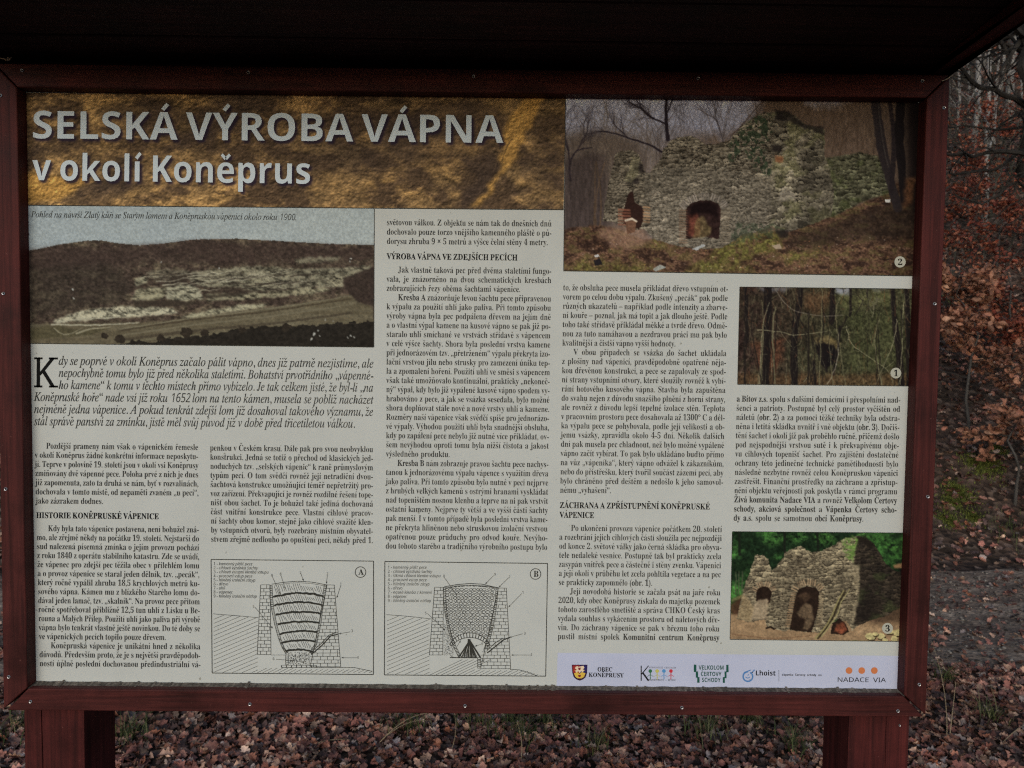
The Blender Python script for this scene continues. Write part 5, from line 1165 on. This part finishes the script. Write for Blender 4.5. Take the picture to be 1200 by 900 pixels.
litter_patch("leaf_litter", ((-9, -2.4), (-.5, 2.7)), 11000, .055)
litter_patch("leaf_litter", ((-2.6, 9), (-2.2, 1.1)), 12000, .055)
litter_patch("leaf_litter", ((4.1, 10), (1.0, 2.9)), 5000, .055)
litter_patch("leaf_litter", ((-13, -3.8), (4, 10)), 9000, .075, lambda x, y: y > 4.05+.05*x)
litter_patch("leaf_litter", ((-8, 16), (9.3, 22)), 12000, .10, None, .9)
# stones in the track
M_stone = vcol("gravel stone", .8, .3, .3, 60)
n = 5000; X = LR.uniform(-2, 5.5, n); T_ = LR.uniform(0.05, .95, n); SR = LR.uniform(.003, .014, n)**1; ico = [(0, 0, 1), (.9, 0, .1), (.28, .85, .15), (-.73, .53, .05), (-.73, -.53, .1), (.28, -.85, .1), (0, 0, -1)]
fic = [(0, 1, 2), (0, 2, 3), (0, 3, 4), (0, 4, 5), (0, 5, 1), (6, 2, 1), (6, 3, 2), (6, 4, 3), (6, 5, 4), (6, 1, 5)]
V = []; F_ = []; C_ = []
for i in range(n):
    y = 2.35+.05*X[i]+1.65*T_[i]; z = gh(X[i], y)+.008; b0 = len(V); a = LR.uniform(0, 6.28); g = LR.uniform(.05, .38)**1.3; cc = np.array((1.12, 1, .86))*g
    for (u, v, w) in ico:
        u *= LR.uniform(.7, 1.4); v *= LR.uniform(.6, 1.1); V.append((X[i]+(u*math.cos(a)-v*math.sin(a))*SR[i], y+(u*math.sin(a)+v*math.cos(a))*SR[i], z+w*SR[i]*.6)); C_.append(cc)
    F_ += [(b0+p, b0+q, b0+r_) for p, q, r_ in fic]
mesh_obj("gravel", V, np.array(F_), M_stone, None, False, np.array(C_), "stuff")
# moss cushions and grass
def tufts(name, centres, cols, blade_len, w, n_each, spread, droop=.6, mat=None):
    V = []; F_ = []; C_ = []
    for (x, y, r_) in centres:
        for _ in range(n_each):
            a = LR.uniform(0, 6.283); d = abs(LR.normal(0, r_*.5)); bx, by = x+math.cos(a)*d, y+math.sin(a)*d; bz = gh(bx, by)+.003
            h = blade_len*LR.uniform(.5, 1.2); la = LR.uniform(0, 6.283); le = h*spread*LR.uniform(.2, 1.3); cc = np.array(cols[LR.integers(len(cols))])*LR.uniform(.7, 1.25)
            px, py = math.cos(la+1.57)*w, math.sin(la+1.57)*w; b0 = len(V)
            for t in (0, .4, .75, 1):
                u = le*t*t; z = bz+h*(t-droop*t*t*.5); q = (1-t)*.85+.15
                V += [(bx+math.cos(la)*u+px*q, by+math.sin(la)*u+py*q, z), (bx+math.cos(la)*u-px*q, by+math.sin(la)*u-py*q, z)]; C_ += [cc, cc]
            for k in range(3): F_.append((b0+2*k, b0+2*k+1, b0+2*k+3, b0+2*k+2))
    return mesh_obj(name, V, np.array(F_), mat or M_grass, None, False, np.array(C_), "stuff")
M_grass = vcol("grass blade", .7, .25)
GREEN = [(.06, .085, .025), (.09, .11, .035), (.05, .06, .025), (.16, .15, .07)]; STRAW = [(.30, .24, .14), (.22, .17, .10), (.36, .31, .20)]
def gp(px, py):
    """ground point seen at a photo pixel (marched along the ray)"""
    d = fw+(px-600)/F*rt-(py-450)/F*up; t = .5
    while t < 60:
        p = CAM+d*t
        if p[2] < gh(p[0], p[1]): break
        t += .01 if t < 12 else .05
    return p
MOSS = [(.13, .15, .028), (.17, .19, .04), (.07, .085, .025)]
c1 = [(*gp(x, y)[:2], r_) for x, y, r_ in ((1143, 545, .13), (1155, 548, .15), (1120, 575, .11), (1126, 582, .14), (1115, 590, .13), (1171, 529, .07), (1112, 612, .1), (1140, 608, .07), (1128, 357, .2), (1166, 545, .08), (1240, 560, .2))]
tufts("moss", c1, MOSS, .03, .004, 700, .9)
c2 = [(*gp(x, y)[:2], r_) for x, y, r_ in ((560, 852, .16), (600, 850, .16), (640, 850, .12), (150, 868, .08), (610, 866, .12), (830, 862, .14), (930, 880, .08), (480, 858, .1), (1110, 800, .05), (1160, 845, .1), (20, 860, .2), (1180, 620, .3), (700, 880, .1), (880, 850, .1))]
tufts("grass", c2, GREEN, .11, .0022, 70, .9)
def stalk(a, b, bow, r_=.0013, lbl="", nm="dry_stalk"):
    A, B_ = Vector(a), Vector(b); pts = []
    for k in range(9):
        t = k/8; p = A.lerp(B_, t); p = p+Vector(bow)*(4*t*(1-t)); pts.append(p)
    m = MB(); m.tube(pts, [r_*(1-.6*k/8) for k in range(9)], 4); o = m.build(nm, flat("straw", (.34, .27, .17), .8) if "straw" not in bpy.data.materials else bpy.data.materials["straw"])
    o["label"] = lbl; o["category"] = "dry grass stalk"; o["group"] = "dry grass stalks over the leaf litter"; return o
def at(px, py, y): return W(px, py, y)
for i, (p, q, yy, bow, lb) in enumerate([((355, 868), (455, 885), 1.72, (0, 0, .05), "long pale grass stalk arched flat across the leaves below the board, nearer the left post"),
    ((438, 890), (500, 836), 1.7, (0, 0, .03), "pale grass stalk bending up towards the bottom rail, left of the middle"),
    ((528, 895), (533, 836), 1.68, (.01, 0, 0), "upright straw stalk standing under the middle of the bottom rail"),
    ((610, 900), (606, 846), 1.6, (.01, 0, 0), "short upright straw stalk between the middle and the right post"),
    ((1110, 848), (1092, 752), 1.85, (.02, 0, 0), "thin dry stalk leaning left beside the right stile of the board"),
    ((1113, 850), (1120, 800), 1.85, (0, 0, 0), "short dry stalk crossing a taller one right of the right post"),
    ((445, 838), (505, 845), 1.75, (0, 0, .03), "drooping straw stalk just below the bottom rail"),
    ((1170, 870), (1200, 850), 1.8, (0, 0, .01), "pale stalk lying on the litter at the far right, nearest the viewer")]):
    a = at(*p, yy); b = at(*q, yy+.05); a.z = max(a.z, gh(a.x, a.y)); stalk((a.x, a.y, gh(a.x, a.y) if p[1] > 860 or i > 3 else a.z), b, bow, .0013+.0004*(i % 2), lb)

# ------------------------------------------------------------------ trees
def bark(name, dark, lite, sc=1.0):
    m, n, l, b = newmat(name, .85, .2); tc = n.new("ShaderNodeTexCoord"); mp = n.new("ShaderNodeMapping"); mp.inputs["Scale"].default_value = (9*sc, 9*sc, 2.5*sc)
    nz = n.new("ShaderNodeTexNoise"); nz.inputs["Scale"].default_value = 1.6; nz.inputs["Detail"].default_value = 8; nz.inputs["Roughness"].default_value = .7
    l.new(tc.outputs["Object"], mp.inputs[0]); l.new(mp.outputs[0], nz.inputs[0]); r = ramp(n, [(.32, dark), (.68, lite)]); l.new(nz.outputs[0], r.inputs[0]); l.new(r.outputs[0], b.inputs["Base Color"])
    bp = n.new("ShaderNodeBump"); bp.inputs["Strength"].default_value = .7; bp.inputs["Distance"].default_value = .02; l.new(nz.outputs[0], bp.inputs["Height"]); l.new(bp.outputs[0], b.inputs["Normal"]); return m
M_bark = bark("dark bark", (.014, .012, .010), (.042, .037, .032)); M_bark2 = bark("grey bark", (.04, .036, .032), (.12, .11, .098)); M_birch = bark("pale bark", (.12, .11, .10), (.48, .46, .43), .6)
def grow(mb, p, d, L, r_, depth, R, up_pull=.12, tips=None, seg=4, kids=3, nside=5):
    pts = [p.copy()]; rad = [r_]; dd = d.copy()
    for k in range(seg):
        dd = (dd+Vector((R.gauss(0, .16), R.gauss(0, .16), R.gauss(0, .12)+up_pull*.4))).normalized(); pts.append(pts[-1]+dd*L/seg); rad.append(r_*(1-.75*(k+1)/seg)+.0012)
    mb.tube(pts, rad, nside if r_ > .01 else 3, cap=False)
    if tips is not None and depth <= 1: tips += [pts[k]+(pts[min(k+1, seg)]-pts[k])*R.random() for k in range(1, seg+1)]
    if depth > 0:
        for _ in range(kids):
            k = R.randint(1, seg); ax = Vector((R.gauss(0, 1), R.gauss(0, 1), R.gauss(0, .5))).normalized()
            nd = (dd+ax*R.uniform(.5, 1.0)).normalized(); grow(mb, pts[k], nd, L*R.uniform(.45, .7), rad[k]*.6, depth-1, R, up_pull, tips, seg, kids, nside)
def bare_tree(x, y, h, r_, mat, label, lean=(0, 0), group="bare trees on the wooded slope", seed=0, low=.35, depth=2, nb=16, name="bare_tree"):
    R = random.Random(seed); z = gh(x, y)-.1; t = thing(name, label, "tree", (x, y, z), group)
    pts = []; rad = []
    for k in range(13):
        f = k/12; pts.append(Vector((lean[0]*h*f+R.gauss(0, .012)*h*f*.6, lean[1]*h*f+R.gauss(0, .006)*h, h*f))); rad.append(r_*(1-.8*f)*(1+.5*math.exp(-f*22)))
    m = MB(); m.tube(pts, rad, 9); m.build("trunk", mat, t, True)
    m = MB()
    for k in range(nb):
        f = R.uniform(low, .97); i = min(11, int(f*12)); p = pts[i].lerp(pts[i+1], f*12-i); a = R.uniform(0, 6.283)
        d = Vector((math.cos(a), math.sin(a), R.uniform(.1, .9))).normalized(); grow(m, p, d, h*R.uniform(.12, .26)*(1.25-f*.6), rad[i]*.42, depth, R, .2)
    m.build("crown", mat, t); return t
SZ = lambda px, y: float(W(px, 400, y)[0])
specs = [  # px, depth y, height, radius, material, label, lean
 (1131, 13.0, 11, .050, M_birch, "slim pale-barked birch showing just right of the board's upper corner", (.004, 0), "birch_tree"),
 (1146, 9.5, 8, .030, M_birch, "thin crooked whitish sapling stem right of the slim birch", (.02, 0), "birch_tree"),
 (1175, 17, 14, .085, M_birch, "second tall pale birch, higher up the slope near the picture's right edge", (-.004, 0), "birch_tree"),
 (1111, 16, 9, .028, M_birch, "thin pale sapling stem nearest the board's upper right corner", (.012, 0), "birch_tree"),
 (1124, 18, 9, .030, M_birch, "thin pale sapling stem just left of the slim birch", (-.012, 0), "birch_tree"),
 (1138, 21, 11, .040, M_birch, "slender pale birch far up the slope between the slim birch and the crooked stem", (.0, 0), "birch_tree"),
 (1152, 15, 8, .022, M_birch, "whip-thin pale sapling leaning right, right of the crooked stem", (.03, 0), "birch_tree"),
 (1163, 19, 10, .034, M_birch, "slender pale birch left of the tall one near the right edge", (-.01, 0), "birch_tree"),
 (1184, 16, 9, .026, M_birch, "thin pale sapling right of the tall birch near the right edge", (.015, 0), "birch_tree"),
 (1197, 20, 11, .040, M_birch, "slender pale birch touching the picture's right edge", (0, 0), "birch_tree"),
 (1118, 20, 15, .10, M_bark2, "grey trunk just clear of the board's right edge, partly hidden by the birch", (.01, 0), "bare_tree"),
 (1156, 23, 16, .13, M_bark, "dark straight trunk standing between the two tall pale birches", (0, 0), "bare_tree"),
 (1192, 11.5, 13, .10, M_bark, "stout dark trunk at the right edge, behind the long level branches", (.01, 0), "bare_tree"),
 (1105, 30, 17, .14, M_bark2, "far grey trunk high on the slope behind the board's right stile", (0, 0), "bare_tree"),
 (1140, 31, 18, .13, M_bark2, "far grey trunk highest on the slope, left of the dark straight one", (0, 0), "bare_tree"),
 (1186, 29, 18, .16, M_bark2, "far grey trunk uphill, close to the picture's right edge", (-.01, 0), "bare_tree"),
 (1240, 14, 14, .12, M_bark, "dark trunk just outside the right edge of the view", (-.01, 0), "bare_tree"),
 (1300, 19, 16, .15, M_bark2, "grey trunk well outside the right edge of the view", (0, 0), "bare_tree"),
 (1210, 22, 16, .12, M_bark, "dark slender trunk behind the stout one at the right edge", (.01, 0), "bare_tree"),
 (1390, 12, 13, .12, M_bark, "dark trunk far outside the right edge of the view", (0, 0), "bare_tree"),
 (-40, 14, 14, .13, M_bark, "dark trunk just outside the left edge of the view", (0, 0), "bare_tree"),
 (-140, 10, 12, .11, M_bark2, "grey trunk outside the left edge of the view, nearer the track", (.01, 0), "bare_tree"),
 (4, 19, 15, .12, M_bark2, "grey trunk behind the left edge of the board", (0, 0), "bare_tree"),
]
for i, (px, yy, h, r_, mt, lb, ln, nm) in enumerate(specs):
    bare_tree(SZ(px, yy), yy, h, r_, mt, lb, ln, seed=100+i, name=nm, depth=2 if yy < 16 else 1, nb=18 if 1090 < px < 1250 else 9, low=.12 if r_ < .06 else .22)
# the near tree whose long dark branches cross the upper right corner
def near_tree():
    y = 4.6; x = SZ(1275, y); z = gh(x, y)-.1
    t = thing("bare_tree", "dark near tree at the right whose long level branches cross the upper right corner", "tree", (x, y, z), "bare trees on the wooded slope")
    m = MB(); m.tube([Vector((.02*k*k*.1, 0, k*.6)) for k in range(12)], [.13-.009*k for k in range(12)], 10); m.build("trunk", M_bark, t, True)
    m = MB(); R = random.Random(5); o = Vector((x, y, z))
    def br(pts, r0, r1, kids=6, d=1, L=.5):
        P = [W(px, py, yy)-o for px, py, yy in pts]; Q = []
        for a, b_ in zip(P[:-1], P[1:]):
            for k in range(4): Q.append(a.lerp(b_, k/4)+Vector((R.gauss(0, .008), R.gauss(0, .01), R.gauss(0, .008))))
        Q.append(P[-1]); n_ = len(Q); rr = [r0+(r1-r0)*k/(n_-1) for k in range(n_)]; m.tube(Q, rr, 6, cap=False)
        for _ in range(kids):
            k = R.randint(1, n_-2); dd = (Q[k+1]-Q[k]).normalized(); nd = (dd+Vector((R.gauss(0, .5), R.gauss(0, .5), R.gauss(0, .6)))).normalized(); grow(m, Q[k], nd, L*R.uniform(.5, 1.2), rr[k]*.55, d, R, 0, None, 4, 2, 4)
    br([(1275, 30, 4.6), (1235, 135, 4.4), (1190, 118, 4.3), (1150, 100, 4.2), (1118, 76, 4.1), (1100, 60, 4.05)], .030, .006, 12, 2, .55)
    br([(1275, 190, 4.6), (1230, 182, 4.5), (1180, 179, 4.4), (1130, 181, 4.3), (1096, 182, 4.25)], .026, .006, 9, 2, .4)
    br([(1275, 160, 4.6), (1220, 165, 4.6), (1160, 200, 4.5), (1120, 203, 4.4), (1095, 196, 4.4)], .018, .004, 7, 1, .4)
    br([(1275, 210, 4.6), (1220, 150, 4.6), (1180, 150, 4.5), (1130, 148, 4.4), (1098, 152, 4.4)], .016, .003, 9, 1, .35)
    br([(1275, -60, 4.6), (1230, -20, 4.5), (1207, 30, 4.3), (1200, 80, 4.2), (1215, 130, 4.2)], .06, .03, 12, 2, .6)
    br([(1240, -20, 4.6), (1200, 50, 4.4), (1180, 60, 4.3), (1160, 30, 4.2), (1130, 20, 4.2)], .03, .006, 12, 2, .5)
    br([(1275, 60, 4.6), (1220, 70, 4.4), (1170, 48, 4.3), (1130, 62, 4.2), (1112, 90, 4.2)], .02, .004, 10, 2, .45)
    br([(1275, 100, 4.6), (1240, 230, 4.6), (1190, 215, 4.6), (1150, 240, 4.5), (1110, 225, 4.5)], .018, .003, 8, 1, .35)
    m.build("crown", M_bark, t)
near_tree()
# further trees of the same wood, copied with their parts, standing behind the board and to the left
src = [o for o in bpy.data.objects if o.get("category") == "tree" and o.name.startswith("bare_tree")][:3]
QR = random.Random(9)
for k in range(22):
    s_ = src[k % 3]; x = QR.uniform(-16, 6.0); y = QR.uniform(8.5, 26)
    if (x-CAM[0])/(y-CAM[1]) > .50: continue
    r = s_.copy(); COL.objects.link(r); r.location = (x, y, gh(x, y)-.1); r.rotation_euler = (0, 0, QR.uniform(0, 6.28)); r.scale = [QR.uniform(.7, 1.1)]*3
    r["label"] = "grey or dark bare tree on the slope, concealed behind the board"; r["group"] = "bare trees concealed behind the board"
    for ch in s_.children:
        c_ = ch.copy(); COL.objects.link(c_); c_.parent = r
# ------------------------------------------------------------------ young beeches that keep their copper leaves
M_beech = vcol("copper beech leaf", .6, .3, .25, 60, .2)
b_ = M_beech.node_tree.nodes["Principled BSDF"]; b_.inputs["Transmission Weight"].default_value = 0
BC = np.array([(.34, .095, .050), (.26, .062, .036), (.42, .155, .085), (.52, .27, .17), (.17, .048, .032), (.30, .11, .065)]); BP = np.array([.28, .28, .13, .05, .18, .08])
def beech(px, y, h, n_br, leaves, label, seed, hmin=.1, spread=.8, bright=1.0, pale=0.0):
    R = random.Random(seed); x = SZ(px, y); z = gh(x, y)-.05; t = thing("beech_sapling", label, "young beech", (x, y, z), "young beeches with copper leaves")
    pts = [Vector((R.gauss(0, .012)*k, R.gauss(0, .01)*k, h*k/8)) for k in range(9)]; m = MB(); m.tube(pts, [.016*(1-.85*k/8) for k in range(9)], 6); m.build("trunk", M_bark2, t, True)
    m = MB(); tips = []
    for k in range(n_br):
        f = R.uniform(hmin, 1); i = min(7, int(f*8)); p = pts[i].lerp(pts[i+1], f*8-i); a = R.uniform(0, 6.283)
        grow(m, p, Vector((math.cos(a), math.sin(a), R.uniform(-.05, .35))).normalized(), spread*R.uniform(.5, 1.1)*(1.15-.7*f), .006, 2, R, .05, tips, 4, 3, 3)
    m.build("branches", M_bark, t)
    tp = np.array([tips[R.randrange(len(tips))][:] for _ in range(leaves)])+LR.normal(0, .03, (leaves, 3))
    cols = BC[LR.choice(len(BC), leaves, p=BP)]*LR.uniform(.6, 1.25, (leaves, 1))*bright; cols = cols*(1-pale)+np.array((.40, .25, .16))*LR.uniform(.5, 1.2, (leaves, 1))*pale
    v, f, c = leafset(tp, LR.uniform(.028, .056, leaves)*(1+pale*.6), cols, 0, .8, False)
    o = mesh_obj("leaves", v, f, M_beech, t, False, c); o["kind"] = "stuff"; return t
beech(1138, 5.6, 1.5, 16, 1900, "low copper-leaved beech right beside the board's right stile, palest leaves", 1, .3, .55, 1.2, .5)
beech(1185, 6.3, 1.7, 22, 3000, "densest copper-leaved beech, low at the picture's right edge", 2, .2, .75)
beech(1120, 7.6, 1.9, 18, 1500, "copper-leaved beech farther up behind the board's right edge", 3, .2, .7, .85)
beech(1165, 8.6, 2.3, 22, 1900, "taller reddish beech on the bank below the pale birches", 4, .15, .85, .95)
beech(1235, 6.0, 2.3, 20, 1000, "copper-leaved beech just beyond the picture's right edge", 5, .2, .8)
beech(1205, 10.5, 2.4, 20, 1000, "tallest and darkest copper-leaved beech, uphill at the right edge", 6, .1, .9, .65)
beech(1100, 11.5, 2.4, 16, 800, "dark copper-leaved beech uphill, mostly behind the board", 7, .1, .9, .6)
beech(1197, 4.9, .9, 9, 600, "smallest low beech sprig with light copper leaves at the foot of the bank", 8, .3, .4, 1.2, .5)
beech(-60, 8.0, 2.6, 18, 800, "copper-leaved beech standing alone beyond the left edge of the board", 9, .15, .8, .8)
# thin undergrowth stems between the trees
US = random.Random(77)
for i in range(0):
    pass
m = MB()
for _ in range(420):
    y = US.uniform(6.5, 26); x = US.uniform(-.35, .95)*y*1.0; h = US.uniform(.8, 3.5); p = Vector((x, y, gh(x, y)-.05)); R = US
    grow(m, p, Vector((US.gauss(0, .25), US.gauss(0, .2), 1)).normalized(), h, US.uniform(.005, .016), 1, US, .05, None, 4, 3, 3)
m.build("undergrowth", bark("greenish bark", (.03, .030, .022), (.10, .098, .075)), None, kind="stuff")["label"] = "thin leafless stems between the trees on the slope"
